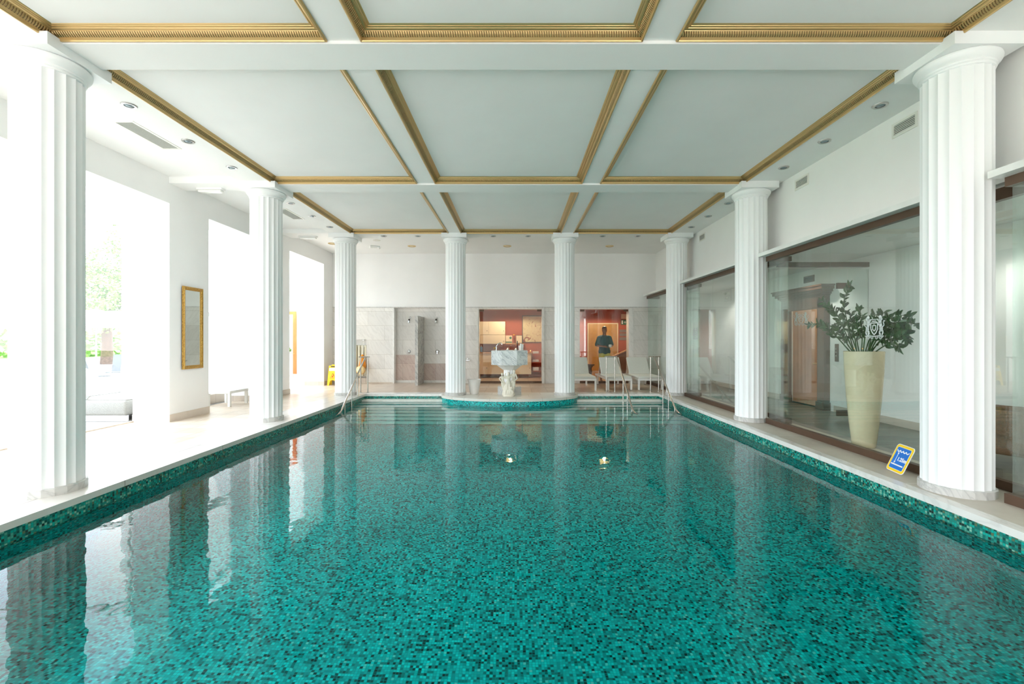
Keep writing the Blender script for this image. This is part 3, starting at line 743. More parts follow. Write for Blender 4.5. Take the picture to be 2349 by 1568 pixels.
# ------------------------------------------------------------------ depth sign
t = thing('depth_sign', 'blue and yellow pool depth sign reading 1.25m leaning on the glass bay', 'sign', (0,0,0))
u = Vector((-.05,-.27,0)); Lu = u.length; u.normalize(); vv = Vector((.125,0,.275)); vv = (vv-u*vv.dot(u)); Lv = vv.length; vv.normalize(); nn_ = u.cross(vv)
org = Vector((3.985,4.905,.004))
if nn_.x > 0: nn_ = -nn_
def rr(w0, h0, w1, h1, r, n=6):
    o = []
    for q, (cx_, cy_) in enumerate(((w1-r,h1-r),(w0+r,h1-r),(w0+r,h0+r),(w1-r,h0+r))):
        for k in range(n+1): a = q*PI/2+k*PI/2/n; o.append((cx_+r*math.cos(a), cy_+r*math.sin(a)))
    return o
def lay(poly, off, th, name, m): MB().prism(poly, org+nn_*off, u, vv, nn_*th).build(name, m, t)
lay(rr(0,0,Lu,Lv,.035), 0, .004, 'board', M['signwhite'])
lay(rr(.006,.006,Lu-.006,Lv-.006,.032), .0042, .001, 'yellow_border', M['signyellow'])
lay(rr(.030,.030,Lu-.030,Lv-.030,.014), .0054, .001, 'white_keyline', M['signwhite'])
lay(rr(.033,.033,Lu-.033,Lv-.033,.012), .0066, .001, 'blue_field', M['blue'])
wv = MB()
def l2(mb, pts, w, off=.0078):
    for a, b_ in zip(pts, pts[1:]):
        dx, dy = b_[0]-a[0], b_[1]-a[1]; L = math.hypot(dx, dy); nx, ny = -dy/L*w/2, dx/L*w/2
        mb.prism([(a[0]+nx,a[1]+ny),(b_[0]+nx,b_[1]+ny),(b_[0]-nx,b_[1]-ny),(a[0]-nx,a[1]-ny)], org+nn_*off, u, vv, nn_*.001)
wp = []
for k in range(41):
    q = k/40*4; wp.append((.045+(Lu-.09)*k/40, Lv*.76-.018*math.sin(PI*(q % 1))+.008))
l2(wv, wp, .011); l2(wv, [(.045,Lv*.26),(Lu-.045,Lv*.26)], .013)
l2(wv, [(.083,Lv*.33),(.083,Lv*.69)], .006)
wv.prism([(.070,Lv*.65),(.096,Lv*.65),(.083,Lv*.72)], org+nn_*.0078, u, vv, nn_*.001); wv.prism([(.070,Lv*.36),(.083,Lv*.29),(.096,Lv*.36)], org+nn_*.0078, u, vv, nn_*.001)
wv.build('water_symbol', M['signwhite'], t)
def text(body, size, mat, mw, parent, name='lettering', ex=.001, bold=0):
    cu = bpy.data.curves.new(name, 'FONT'); cu.body = body; cu.size = size; cu.extrude = ex; cu.align_x = 'CENTER'; cu.align_y = 'CENTER'; cu.offset = bold
    tmp = bpy.data.objects.new('tmp', cu); COL.objects.link(tmp); dg = bpy.context.evaluated_depsgraph_get()
    me = bpy.data.meshes.new_from_object(tmp.evaluated_get(dg)); bpy.data.objects.remove(tmp)
    o = bpy.data.objects.new(name, me); COL.objects.link(o); me.materials.clear(); me.materials.append(mat); o.matrix_world = mw
    if parent: o.parent = parent
    return o
def basis(o, x, y, z): return Matrix(((x[0],y[0],z[0],o[0]),(x[1],y[1],z[1],o[1]),(x[2],y[2],z[2],o[2]),(0,0,0,1)))
text('1.25m', .056, M['signwhite'], basis(org+u*(Lu*.635)+vv*(Lv*.47)+nn_*.0085, u, vv, nn_), t, bold=.002)

# ------------------------------------------------------------------ stainless handrails
def handrail(label, P0, dx, mid, kink, end, posts, name='pool_handrail'):
    t = thing(name, label, 'handrail', group='stainless steel handrails at the pool steps')
    x0, y0 = P0
    for x in (x0, x0+dx):
        MB().cyl((x,y0,0),(x,y0,.925),.017,n=14).build('post', M['steel'], t, True)
        MB().lathe([(.042,0),(.042,.006),(.02,.012)], (x,y0,0), 20).build('floor_flange', M['steel'], t, True)
    MB().tube([(x0-.045,y0,.935),(x0+dx+.045,y0,.935)], .019, 12).build('top_bar', M['steel'], t, True)
    pts = [mid, kink, end]
    MB().tube([Vector(mid), Vector(mid).lerp(Vector(kink),.97), Vector(kink), Vector(kink).lerp(Vector(end),.06), Vector(end)], .020, 12).build('sloping_rail', M['steel'], t, True)
    for (x,y,z) in posts:
        k = min(7, max(0, int((PY1-y)/.26))); zb = -.125-.16*k
        MB().cyl((x,y,zb),(x,y,z),.016,n=12).build('post', M['steel'], t, True)
    return t
def onrail(m, k, Y):
    m, k = Vector(m), Vector(k); return m.lerp(k, (m.y-Y)/(m.y-k.y))
for lab, P0, dx, mid, kink, end in (
    ('stainless handrail at the left pool corner beside the far left column', (-4.10,12.0), .19, (-3.975,12.0,.93), (-3.78,9.82,-.15), (-3.72,9.40,-.21)),
    ('stainless handrail in front of the middle lounger', (2.427,12.24), .225, (2.69,12.2,.94), (2.565,10.0,-.15), (2.54,9.55,-.21)),
    ('stainless handrail beside the far right column', (3.616,12.24), .215, (3.70,12.2,.94), (3.513,10.0,-.15), (3.46,9.5,-.21))):
    handrail(lab, P0, dx, mid, kink, end, [tuple(onrail(mid, kink, Y)) for Y in (11.2, 10.65, 10.1)])

# ------------------------------------------------------------------ loungers
def make_lounger(label, angle=50):
    t = thing('sun_lounger', label, 'sun lounger', group='white sun loungers in a row against the far wall')
    W2, L0, L1 = .34, 0, 1.95
    f = MB(); 
    for s in (-1,1): f.box(s*W2-.02 if s > 0 else -W2-.0, s*W2 if s > 0 else -W2+.02, L0, L1, .27, .33)
    f.box(-W2+.02, W2-.02, L0, L0+.04, .27, .33); f.box(-W2+.02, W2-.02, L1-.04, L1, .27, .33)
    f.build('frame', M['whitegloss'], t)
    for x in (-W2+.025, W2-.025):
        for y in (.025, L1-.3):
            lg = MB().box(x-.025,x+.025,y-.025,y+.025,.02,.27).build('leg', M['whitegloss'], t)
            MB().box(x-.026,x+.026,y-.026,y+.026,0,.02).build('foot', M['steel'], lg)
    MB().rbox(-W2+.012, W2-.012, .0, 1.12, .33, .385, .02).build('seat', M['sling'], t, True)
    a = math.radians(angle); L = .62
    b = MB(); b.rbox(-W2+.03, W2-.03, 0, L, -.03, .03, .022)
    bo = b.build('backrest', M['sling'], t, True); bo.location = (0,1.10,.37); bo.rotation_euler = (a,0,0)
    for x in (-W2+.05, W2-.05): MB().cyl((x,1.6,.32),(x,1.10+.42*math.cos(a),.37+.42*math.sin(a)-.02),.01).build('backrest_strut', M['whitegloss'], t)
    return t
l0 = make_lounger('white sun lounger partly hidden by the platform column, leftmost of three'); l0.location = (1.86,12.46,0)
dup(l0, (2.84,12.46,0), label='white sun lounger in the middle of three behind the handrail')
dup(l0, (3.68,12.46,0), label='white sun lounger next to the far right column, rightmost of three')

# ------------------------------------------------------------------ fountain basin
fx, fy = -.17, 11.72
t = thing('marble_fountain', 'octagonal veined marble basin on a short fluted pillar', 'fountain', (fx,fy,0))
def octo(r, z, n=8): return [(r/math.cos(PI/8)*math.cos(PI/8+2*PI*k/8), r/math.cos(PI/8)*math.sin(PI/8+2*PI*k/8), z) for k in range(8)]
MB().rings([octo(.30,0),octo(.30,.19),octo(.285,.20)]).build('plinth', M['colbase'], t)
ring = []
for i in range(16):
    for k in range(5): uu = k/5; ring.append((2*PI*(i+uu)/16, .15-.012*math.sin(PI*uu)))
MB().rings([[(q*math.cos(a), q*math.sin(a), z) for a, q in ring] for z in (.20,.63)]).build('pillar', M['column'], t, True, 28)
MB().rings([octo(.165,.62),octo(.19,.64),octo(.34,.755)]).build('funnel', M['white'], t)
MB().rings([octo(.46,.755),octo(.46,1.11),octo(.445,1.117),octo(.38,1.117),octo(.37,1.0),octo(.1,.97)]).build('basin', M['carrara'], t)
tp = thing('tap', 'chrome swan-neck tap with brass handles standing on the marble fountain', 'tap', (fx-.33,fy-.18,1.115))
MB().lathe([(.022,0),(.022,.01),(.014,.02),(.014,.06),(.018,.065),(.018,.09),(.012,.1)], n=16).build('body', M['chrome'], tp, True)
MB().tube([(0,0,.09),(.01,0,.13),(.04,.0,.17),(.08,0,.195),(.115,0,.195),(.135,0,.175),(.137,0,.15)], .009).build('spout', M['chrome'], tp, True)
for s in (-1,1):
    MB().cyl((0,0,.055),(-.045,s*.02,.065),.008).sphere((-.05,s*.022,.066),.018,12,8).build('handle', M['brass'], tp, True)
tl0 = None
for x, lab in ((-.045,'small lit tealight glass on the fountain, left one'),(.16,'small lit tealight glass on the fountain, next to the black candle')):
    if tl0 is None:
        tl0 = thing('tealight_holder', lab, 'candle', (fx+x,fy-.40,1.117), group='tealight glasses on the fountain')
        MB().lathe([(.03,0),(.035,.01),(.038,.075),(.034,.075),(.031,.012),(.001,.01)], n=20).build('glass_cup', M['winglass'], tl0, True)
        MB().lathe([(.028,.012),(.028,.04),(.001,.042)], n=16).build('wax', M['white'], tl0, True)
        MB().sphere((0,0,.052),.007,8,8,(1,1,1.7)).build('flame', emit('flame', (255,180,90), 14), tl0)
    else: dup(tl0, (fx+x,fy-.40,1.117), label=lab)
bc = thing('black_candle', 'thin tall black candle standing on the fountain rim', 'candle', (fx+.20,fy-.25,1.05))
MB().cyl((0,0,0),(0,0,.31),.011,.010).build('wax', M['candle'], bc, True); MB().cyl((0,0,.31),(0,0,.325),.0015).build('wick', M['dark'], bc)
tr = tag(MB().lathe([(.0,0),(.085,0),(.095,.012),(.09,.012),(.08,.005),(.001,.005)], (fx+.29,fy-.26,1.118), 28).build('cup_tray', M['white'], None, True), 'flat white tray on the right side of the fountain', 'tray')
for k, (dx, dy, hh) in enumerate(((-.045,.03,.12),(-.01,-.035,.17),(.03,.0,.155))):
    o = MB().lathe([(.020,0),(.024,hh*.45),(.026,hh*.46),(.027,hh*.9),(.028,hh),(.024,hh),(.018,.02),(.001,.018)], (fx+.30+dx,fy-.26+dy,1.124), 18).build('paper_cup_stack', M['white'], None, True)
    tag(o, ['shortest stack of white cups on the fountain tray, left one','tallest stack of white cups on the fountain tray','stack of white cups at the right of the fountain tray'][k], 'cups', 'stacks of white cups on the tray')

# statue: group of figures carved in one piece
def remesh(o, vox, smooth=4):
    m = o.modifiers.new('remesh', 'REMESH'); m.mode = 'VOXEL'; m.voxel_size = vox; m.use_smooth_shade = True
    s = o.modifiers.new('smooth', 'SMOOTH'); s.iterations = smooth; s.factor = .5
    return o
s = MB()
def fig(s, x, y, h, lean=0, armL=None, armR=None, turn=1, fat=1.25):
    k = h/.56
    def V(a, b_, c): return Vector((x+a*k+lean*c*k, y+b_*k, .05+c*k))
    s.cone(V(-.022*turn,0,.0),.014*k*fat, V(-.028*turn,-.005,.14),.020*k*fat); s.cone(V(-.028*turn,-.005,.14),.022*k*fat, V(-.026*turn,0,.28),.034*k*fat)
    s.cone(V(.03*turn,.01,.0),.014*k*fat, V(.034*turn,-.018,.14),.020*k*fat); s.cone(V(.034*turn,-.018,.14),.022*k*fat, V(.026*turn,0,.28),.034*k*fat)
    s.cone(V(-.02,0,.29),.036*k*fat, V(.02,0,.29),.036*k*fat); s.cone(V(0,0,.30),.040*k*fat, V(0,0,.36),.031*k*fat); s.cone(V(0,0,.36),.031*k*fat, V(0,0,.42),.040*k*fat)
    s.cone(V(-.045,0,.445),.020*k*fat, V(.045,0,.445),.020*k*fat); s.sphere(V(-.022,-.03,.415),.020*k*fat,12,8); s.sphere(V(.022,-.03,.415),.020*k*fat,12,8)
    s.cone(V(0,0,.45),.016*k*fat, V(0,-.004,.485),.014*k*fat); s.sphere(V(.006,-.010,.515),.027*k*fat,14,10,(1,1.1,1.25)); s.sphere(V(.004,.016,.528),.026*k*fat,12,8)
    for sg, arm in ((-1,armL),(1,armR)):
        if arm:
            a0 = V(sg*.058,0,.44); a1, a2 = V(*arm[0]), V(*arm[1])
            s.cone(a0,.017*k*fat,a1,.013*k*fat); s.cone(a1,.013*k*fat,a2,.010*k*fat); s.sphere(a2,.014*k*fat,10,8)
fig(s, 0,-.03,.52, 0, ((-.10,-.0,.46),(-.075,-.03,.52)), ((.105,.0,.44),(.10,-.02,.36)), 1)
fig(s, .085,.03,.57, .10, ((-.10,-.03,.42),(-.14,-.05,.36)), ((.09,-.02,.36),(.03,-.07,.31)), -1, 1.15)
fig(s, -.085,.035,.50, -.16, ((-.09,.0,.40),(-.02,-.06,.30)), ((.09,-.03,.40),(.12,-.04,.45)), 1, 1.1)
for k in range(7):                                  # folds of drapery falling from the hips to the base
    x_ = -.13+.043*k; s.cone(Vector((x_*.62,.02-.01*(k % 2),.27)),.020, Vector((x_,-.005-.02*(k % 2),.05)),.030)
s.cone(Vector((.03,-.055,.20)),.022, Vector((.11,-.05,.10)),.026); s.sphere(Vector((.075,-.075,.205)),.028,10,8)
for k in range(9):
    a = PI*k/8; s.cone(Vector((.11*math.cos(a+PI),-.03-.05*math.sin(a),.045)),.022, Vector((.07*math.cos(a+PI),-.0,.20+.05*(k % 3))),.012)
s.lathe([(.13,0),(.135,.02),(.12,.05),(.08,.065),(.001,.07)], (0,.0,0), 24)
o = s.build('figure_statue', M['statue'], None, True); o.location = (-.19,11.13,0); o.scale = (1,.8,1.06)
remesh(o, .0065, 3); tag(o, 'small off-white stone statue of draped figures in front of the fountain', 'statue')

t = thing('plant_pot', 'empty white tapered pot at the foot of the platform column', 'pot', (-1.08,11.72,0))
MB().lathe([(.0,0),(.105,0),(.11,.01),(.135,.14),(.155,.27),(.168,.345),(.178,.355),(.178,.375),(.166,.375),(.155,.33),(.10,.05),(.001,.05)], n=36).build('pot_body', M['pot'], t, True)

# ------------------------------------------------------------------ showers
def shower(x, lab):
    t = thing('wall_shower', lab, 'shower', (x,BW+.24,2.10), group='chrome wall shower heads')
    MB().lathe([(.035,0),(.035,-.012),(.02,-.02)], (0,0,0), 20, 'y').build('wall_rose', M['chrome'], t, True)
    MB().tube([(0,-.01,0),(0,-.06,.01),(0,-.10,-.01),(0,-.12,-.05)], .011).build('arm', M['chrome'], t, True)
    MB().cyl((0,-.12,-.05),(0,-.13,-.10),.03,.032).build('collar', M['dark'], t, True)
    MB().cyl((0,-.13,-.10),(0,-.145,-.17),.034,.038).build('head', M['chrome'], t, True)
shower(-3.44, 'chrome shower head left of the marble partition'); shower(-2.575, 'chrome shower head right of the marble partition')
def mixer(x, lab, r):
    t = thing('shower_mixer', lab, 'shower control', (x,BW+.24,1.01), group='chrome shower controls')
    MB().lathe([(.06,0),(.06,-.01),(.045,-.02),(.03,-.05),(.001,-.055)], (0,0,0), 24, 'y').build('body', M['chrome'], t, True)
    o = MB().obox((0,-.06,-.03),(.012,0,0),(0,.008,0),(0,0,.05)).build('lever', M['chrome'], t); o.rotation_euler = (0,r,0)
mixer(-3.47, 'chrome shower control with its lever tilted, left of the partition', .8); mixer(-2.55, 'chrome shower control with its lever hanging, right of the partition', 0)
t = thing('wall_tap', 'chrome wall tap on the marble, seen in the gilt mirror', 'tap', (-1.55,BW-.01,.74))
MB().lathe([(.03,0),(.03,-.01),(.016,-.02),(.016,-.09)], (0,0,0), 18, 'y').build('body', M['chrome'], t, True)
MB().cyl((-.10,-.07,0),(.10,-.07,0),.022).build('valve', M['chrome'], t, True); MB().cyl((0,-.07,0),(0,-.07,.06),.012).cyl((-.03,-.07,.06),(.03,-.07,.06),.01).build('handle', M['chrome'], t, True)
MB().tube([(-.06,-.07,0),(-.06,-.14,0),(-.06,-.17,-.05)], .012).build('spout', M['chrome'], t, True)

# ------------------------------------------------------------------ wet-floor sign, radiator, rescue buoy, ball
t = thing('wet_floor_sign', 'yellow folding caution sign behind the far left column', 'caution sign', (-5.60,13.95,0), .06)
def panel(nm, sgn):
    W2 = .15; m = MB()
    outer = [(-W2,0),(-W2*.62,0),(-W2*.5,.12),(-W2*.25,.16),(W2*.25,.16),(W2*.5,.12),(W2*.62,0),(W2,0),(W2*.86,.60),(W2*.3,.60),(W2*.28,.63),(-W2*.28,.63),(-W2*.3,.60),(-W2*.86,.60)]
    o_ = m.prism(outer, (0,sgn*.12,0), (1,0,0), (0,-sgn*.17,1), (0,.012,0)).build(nm, M['yellow'], t); return o_
pf = panel('front_panel', -1); panel('rear_panel', 1)
fu, fv = Vector((1,0,0)), Vector((0,.17,1)); fo = Vector((0,-.122,0))
MB().prism([(-.115,.44),(.115,.44),(.11,.53),(-.11,.53)], fo, fu, fv, (0,-.002,0)).build('label_panel', M['signwhite'], t)
MB().prism([(-.07,.555),(.07,.555),(.07,.585),(-.07,.585)], fo, fu, fv, (0,-.002,0)).build('handle_slot', M['dark'], t)
tri = MB()
for a, b_ in (((-.08,.22),(.08,.22)),((.08,.22),(0,.37)),((0,.37),(-.08,.22))):
    dx, dy = b_[0]-a[0], b_[1]-a[1]; L = math.hypot(dx,dy); nx, ny = -dy/L*.003, dx/L*.003
    tri.prism([(a[0]+nx,a[1]+ny),(b_[0]+nx,b_[1]+ny),(b_[0]-nx,b_[1]-ny),(a[0]-nx,a[1]-ny)], fo, fu, fv, (0,-.002,0))
tri.build('warning_triangle', M['dark'], t)
rd = MB()
for pts in ([(-.035,.25),(.0,.245),(.02,.27),(.0,.29),(-.02,.275)],[(.0,.28),(.03,.30),(.035,.32),(.01,.31)],[(.01,.315),(.03,.32),(.03,.34),(.012,.335)]):
    rd.prism(pts, fo, fu, fv, (0,-.003,0))
rd.build('slipping_figure', M['redink'], t)
t = thing('radiator', 'cream ribbed radiator in the wall niche', 'radiator', (-5.2,BW+.10,.22))
for k in range(8):
    x = -.36+k*.105; MB().rbox(x-.04,x+.04,-.06,.06,0,1.0,.03).build('rib', M['rad'], t, True)
MB().cyl((-.4,0,.06),(.42,0,.06),.018).cyl((-.4,0,.94),(.42,0,.94),.018).build('pipe', M['rad'], t, True)
MB().cyl((.40,-.02,.06),(.40,-.1,.06),.02).build('valve', M['chrome'], t, True)
t = thing('rescue_buoy', 'orange rescue buoy hanging on a cord before the radiator', 'rescue buoy', (-4.87,BW-.10,.42))
MB().lathe([(.001,0),(.06,.02),(.10,.09),(.11,.16),(.095,.26),(.07,.36),(.05,.45),(.02,.50),(.001,.51)], n=24).build('float', M['buoy'], t, True)
MB().tube([(-.02,.0,.50),(-.01,.06,.8),(.0,.11,.95)], .006, 6).tube([(.02,.0,.50),(.02,.06,.8),(.0,.11,.95)], .006, 6).build('cord', M['cloth'], t)
MB().sphere((0,.10,.95),.035,12,8).build('hook_knob', M['white'], t, True)
t = thing('net_ball', 'white ball in an orange net hanging beside the rescue buoy', 'ball', (-4.84,BW-.36,.45))
MB().sphere((0,0,0),.14,24,16,(1,.8,1)).build('ball', M['ballwhite'], t, True)
nt = MB()
for k in range(8):
    a0 = k*PI/8; nt.tube([(.143*math.cos(q*PI/10-PI/2)*math.cos(a0+q*.12), .116*math.cos(q*PI/10-PI/2)*math.sin(a0+q*.12), .143*math.sin(q*PI/10-PI/2)) for q in range(21)], .002, 5)
    nt.tube([(.143*math.cos(q*PI/10-PI/2)*math.cos(a0-q*.12), .116*math.cos(q*PI/10-PI/2)*math.sin(a0-q*.12), .143*math.sin(q*PI/10-PI/2)) for q in range(21)], .002, 5)
nt.build('net', M['buoy'], t)
MB().cyl((0,0,.13),(.02,.1,.3),.006).build('cord', M['buoy'], t)

# ------------------------------------------------------------------ red rooms behind the far wall
r = MB()
r.box(-2.3,4.6,17.2,17.35,0,2.9); r.box(-2.45,-2.3,BW+.32,17.35,0,2.9); r.box(1.25,1.4,BW+.32,17.2,0,2.9); r.box(4.5,4.65,BW+.35,17.35,0,2.9)
struct('wall_red_rooms', r, M['red'], 'terracotta red walls of the rooms behind the far glass', 'wall')
r = MB(); r.box(-2.45,4.65,BW+.32,17.35,2.52,2.9); struct('ceiling_red_rooms', r, M['red'], 'terracotta ceiling of the rooms behind the far glass', 'ceiling')
r = MB(); r.box(-2.45,4.65,BW+.3,17.35,-.2,0); struct('floor_red_rooms', r, M['tileB'], 'tiled floor of the red rooms', 'floor')
def gdoor(name, X0, X1, lab, jamb):
    t = thing(name, lab, 'glass door', kind='structure')
    f = MB(); f.box(X0,X0+.03,BW+.0,BW+.3,0,DH); f.box(X1-.03,X1,BW+.0,BW+.3,0,DH); f.box(X0+.03,X1-.03,BW,BW+.3,DH-.03,DH)
    f.build('frame', M[jamb], t)
    MB().box(X0+.03,X1-.03,BW+.02,BW+.05,0,.07).build('bottom_rail', M['brown'], t)
    MB().box(X0+.035,X1-.035,BW+.03,BW+.042,.07,DH-.04).build('pane', M['glass'], t)
    for x in (X0+.04, X1-.18): MB().box(x,x+.14,BW+.02,BW+.055,DH-.10,DH-.04).build('clamp', M['brown'], t)
    return t
gdoor('door_3', D1[0], D1[1], 'wide glass door to the red room behind the fountain', 'coping')
q = MB(); q.box(D2[1]-.01,D2[1]+.12,BW-.028,BW-.01,0,DH+.015); q.box(D1[1]-.01,D1[1]+.05,BW-.028,BW-.01,0,DH+.015); q.box(D1[0]-.05,D1[0]+.01,BW-.028,BW-.01,0,DH+.015)
struct('trim_34', q, M['coping'], 'pale marble frames beside the far glass doors', 'trim')
gdoor('door_4', D2[0], D2[1], 'glass door to the red hall behind the loungers', 'coping')
# furniture seen through door_3
def cabinet(x0, x1, z0, z1, lab, nd, y=16.5, legs=False, cat='cabinet'):
    t = thing('cabinet', lab, cat, ((x0+x1)/2,y,z0)); w2 = (x1-x0)/2; hh = z1-z0
    MB().box(-w2,w2,.02,.6,0,hh).build('carcass', M['cab'], t)
    for k in range(nd):
        a = -w2+2*w2*k/nd+.004; b_ = -w2+2*w2*(k+1)/nd-.004
        d = MB().box(a,b_,0,.018,.004,hh-.004).build('door', M['cab'], t); MB().sphere((b_-.05,-.012,hh*.3),.014,10,8).build('knob', M['brown'], d, True)
    if legs:
        for x in (-w2+.08,0,w2-.08): MB().cyl((x,.1,-z0),(x,.1,0),.015).build('leg', M['steel'], t)
    return t
cabinet(-2.2,-.42,.14,.90,'long cream base cabinet behind the fountain, left part', 3, legs=True)
cabinet(-.40,.55,.14,.90,'cream base cabinet behind the fountain, right part', 2, legs=True)
tag(MB().box(-2.25,.575,16.46,17.15,.90,.94).build('worktop', M['oak']), 'light wood worktop on the cream base cabinets', 'worktop')
cabinet(-2.2,-.40,1.57,2.05,'cream upper wall cabinet with knobs in the red room', 3)
cabinet(-2.2,-.40,1.24,1.565,'cream wall cabinet with drawers below the upper one', 2)
t = thing('framed_painting', 'large framed pale painting on the red wall right of the glass door', 'painting', (.62,17.19,1.80))
MB().box(-.40,.50,-.04,0,-.52,.50).build('frame', M['wood'], t); 
pn = NT('abstract_print'); cop = pn.n('ShaderNodeTexCoord').outputs['Object']
pn.bsdf(pn.ramp(noise(pn, cop, 5, 4, 1.5), [(.30, hexc(150,60,40)), (.42, hexc(222,206,160)), (.62, hexc(228,214,172)), (.75, hexc(170,140,90))]), .5)
MB().box(-.37,.47,-.046,-.04,-.49,.47).build('canvas', pn.m, t)
tag(MB().box(-.38,.30,16.95,17.19,1.22,1.26).build('wall_shelf', M['oak']), 'light wood shelf on the red wall with frames on it', 'shelf')
t = thing('picture_frame', 'small framed card with a green tree print on the shelf', 'picture', (-.27,17.02,1.26))
MB().box(-.12,.12,-.01,.01,0,.29).build('card', M['paper'], t); MB().box(-.115,.115,-.013,-.01,.02,.06).sphere((.06,-.012,.2),.045,14,8,(1,.1,1)).build('tree_print', M['green'], t)
t = thing('notice_frame', 'framed notice sheet on the shelf beside the flower vase', 'picture', (.11,17.02,1.26))
MB().box(-.12,.12,-.008,.01,0,.30).build('frame', M['dark'], t); MB().box(-.105,.105,-.012,-.008,.015,.285).build('sheet', M['paper'], t)
t = thing('flower_vase', 'slim vase with a yellow flower on the shelf', 'vase', (-.06,17.0,1.26))
MB().lathe([(.02,0),(.024,.02),(.014,.16),(.018,.22)], n=14).build('vase', M['winglass'], t, True); MB().cyl((0,0,.02),(-.01,0,.30),.004).build('stem', M['leaf'], t); MB().sphere((-.02,-.01,.31),.035,10,8,(1,1,.6)).build('flower', M['yellow'], t, True)
for k, (z, n_) in enumerate(((.88,2),(.58,2),(.26,3))):
    x = .72
    tag(MB().box(.58,.92,16.6,16.95,z-.025,z).build('towel_shelf', M['red']), 'narrow shelf for towels, %s one' % ['upper','middle','lower'][k], 'shelf', 'towel shelves')
    for q in range(n_):
        o = MB().rbox(x-.11,x+.11,16.62,16.9,z+.042*q,z+.042*q+.04,.018).build('folded_towel', M['towel'], None, True)
        tag(o, 'folded white towel on the %s shelf, %s of its pile' % (['upper','middle','lower'][k], ['bottom','second','top'][q]), 'towel', 'folded towels in the red room')
t = thing('reflected_candle', 'small candle glass on the worktop standing in for a candle reflected in the glass', 'candle', (.52,16.55,.94))  # modelled in place of a candle's reflection in the glass door
MB().lathe([(.035,0),(.05,.02),(.055,.11),(.05,.11),(.045,.02),(.001,.015)], n=18).build('glass_cup', M['winglass'], t, True); MB().sphere((0,0,.05),.012,8,8).build('flame', emit('reflected_flame', (255,150,60), 10), t)
t = thing('soap_dispenser', 'blue bottle beside the cream wall cabinets', 'bottle', (-1.27,16.55,.94))
MB().rbox(-.045,.045,-.03,.03,0,.2,.02).build('bottle', plain('blue_bottle', (110,150,190), .3), t, True); MB().cyl((0,0,.2),(0,0,.28),.012,.006).build('pump', M['white'], t, True)
def domelamp(x, y, lab, k=1):
    t = thing('ceiling_lamp', lab, 'ceiling lamp', (x,y,2.52), group='warm lit ceiling lamps in the red rooms')
    MB().lathe([(.20*k,0),(.21*k,-.02),(.19*k,-.03)], n=28).build('rim', M['brass'], t, True); MB().lathe([(.185*k,-.02),(.15*k,-.045),(.08*k,-.062),(.001,-.07)], n=28).build('shade', M['warm'], t, True)
domelamp(-.20,15.9,'warm lit round ceiling lamp in the red room behind the fountain'); domelamp(3.05,15.7,'warm lit round ceiling lamp in the red hall, above the standing person'); domelamp(3.92,15.8,'small warm lit ceiling lamp in the red hall, right one', .35)
for x in (-.2,3.05):  # unseen spots added near the dome lamps to brighten the red rooms
    L = bpy.data.lights.new('dome_boost','SPOT'); L.spot_size = math.radians(168); L.spot_blend = .2; L.energy = 75; L.color = (1,.80,.58); L.shadow_soft_size = .04
    lo = bpy.data.objects.new('dome_boost_light', L); lo.location = (x,15.7,2.40); COL.objects.link(lo)
# red hall: inner doorway, plates, exit sign, rail, pedestal
t = thing('door_5', 'inner doorway with pale frame and yellow wood panelling', 'doorway', (3.27,17.19,0), kind='structure')
MB().box(-.58,-.54,-.03,0,0,2.02).box(.54,.58,-.03,0,0,2.02).box(-.54,.54,-.03,0,1.98,2.02).build('frame', M['cream'], t)
MB().box(-.54,.54,-.012,0,0,1.98).build('door_leaf', plain('honey_wood', (190,140,66), .4, var=.1), t)
t = thing('exit_sign', 'green emergency exit sign with a white arrow in the red hall', 'exit sign', (4.19,17.17,2.05))
MB().box(-.24,.24,-.03,0,-.09,.09).build('panel', M['green'], t)
MB().box(-.22,-.165,-.034,-.03,-.065,.065).build('door_symbol', M['signwhite'], t)
ar = MB(); ar.box(-.12,-.045,-.034,-.03,-.008,.008); ar.prism([(-.05,0),(.0,.045),(.015,.03),(-.01,0),(.015,-.03),(.0,-.045)], (-.085,-.034,0),(1,0,0),(0,0,1),(0,.004,0)); ar.build('arrow', M['signwhite'], t)
tag(MB().box(3.96,4.42,17.15,17.19,2.18,2.36).build('wall_plate', M['paper']), 'pale plate above the green exit sign', 'plate')
for k, z in enumerate((1.72,1.58,1.43)):
    o = MB().box(3.90,4.18,17.175,17.19,z-.055,z+.055).build('name_plate', M['greyink']); tag(o, '%s grey name plate below the exit sign' % ['top','middle','bottom'][k], 'plate', 'name plates in the red hall')
t = thing('stair_rail', 'slanting wooden stair rail in the red hall', 'stair rail', (3.7,16.6,0))
MB().tube([(-.25,0,.75),(.75,0,1.2)], .03).build('rail', M['oak'], t, True)
MB().prism([(-.25,0),(.75,0),(.75,1.16),(-.25,.71)], (0,.01,0),(1,0,0),(0,0,1),(0,.03,0)).build('panel', M['wood'], t)
t = thing('pedestal_stool', 'dark turned wooden pedestal behind the loungers', 'pedestal', (2.52,15.6,0))
MB().lathe([(.14,0),(.15,.03),(.10,.06),(.06,.12),(.08,.3),(.07,.42),(.13,.5),(.17,.52),(.17,.55),(.001,.55)], n=24).build('pedestal', M['wood'], t, True)

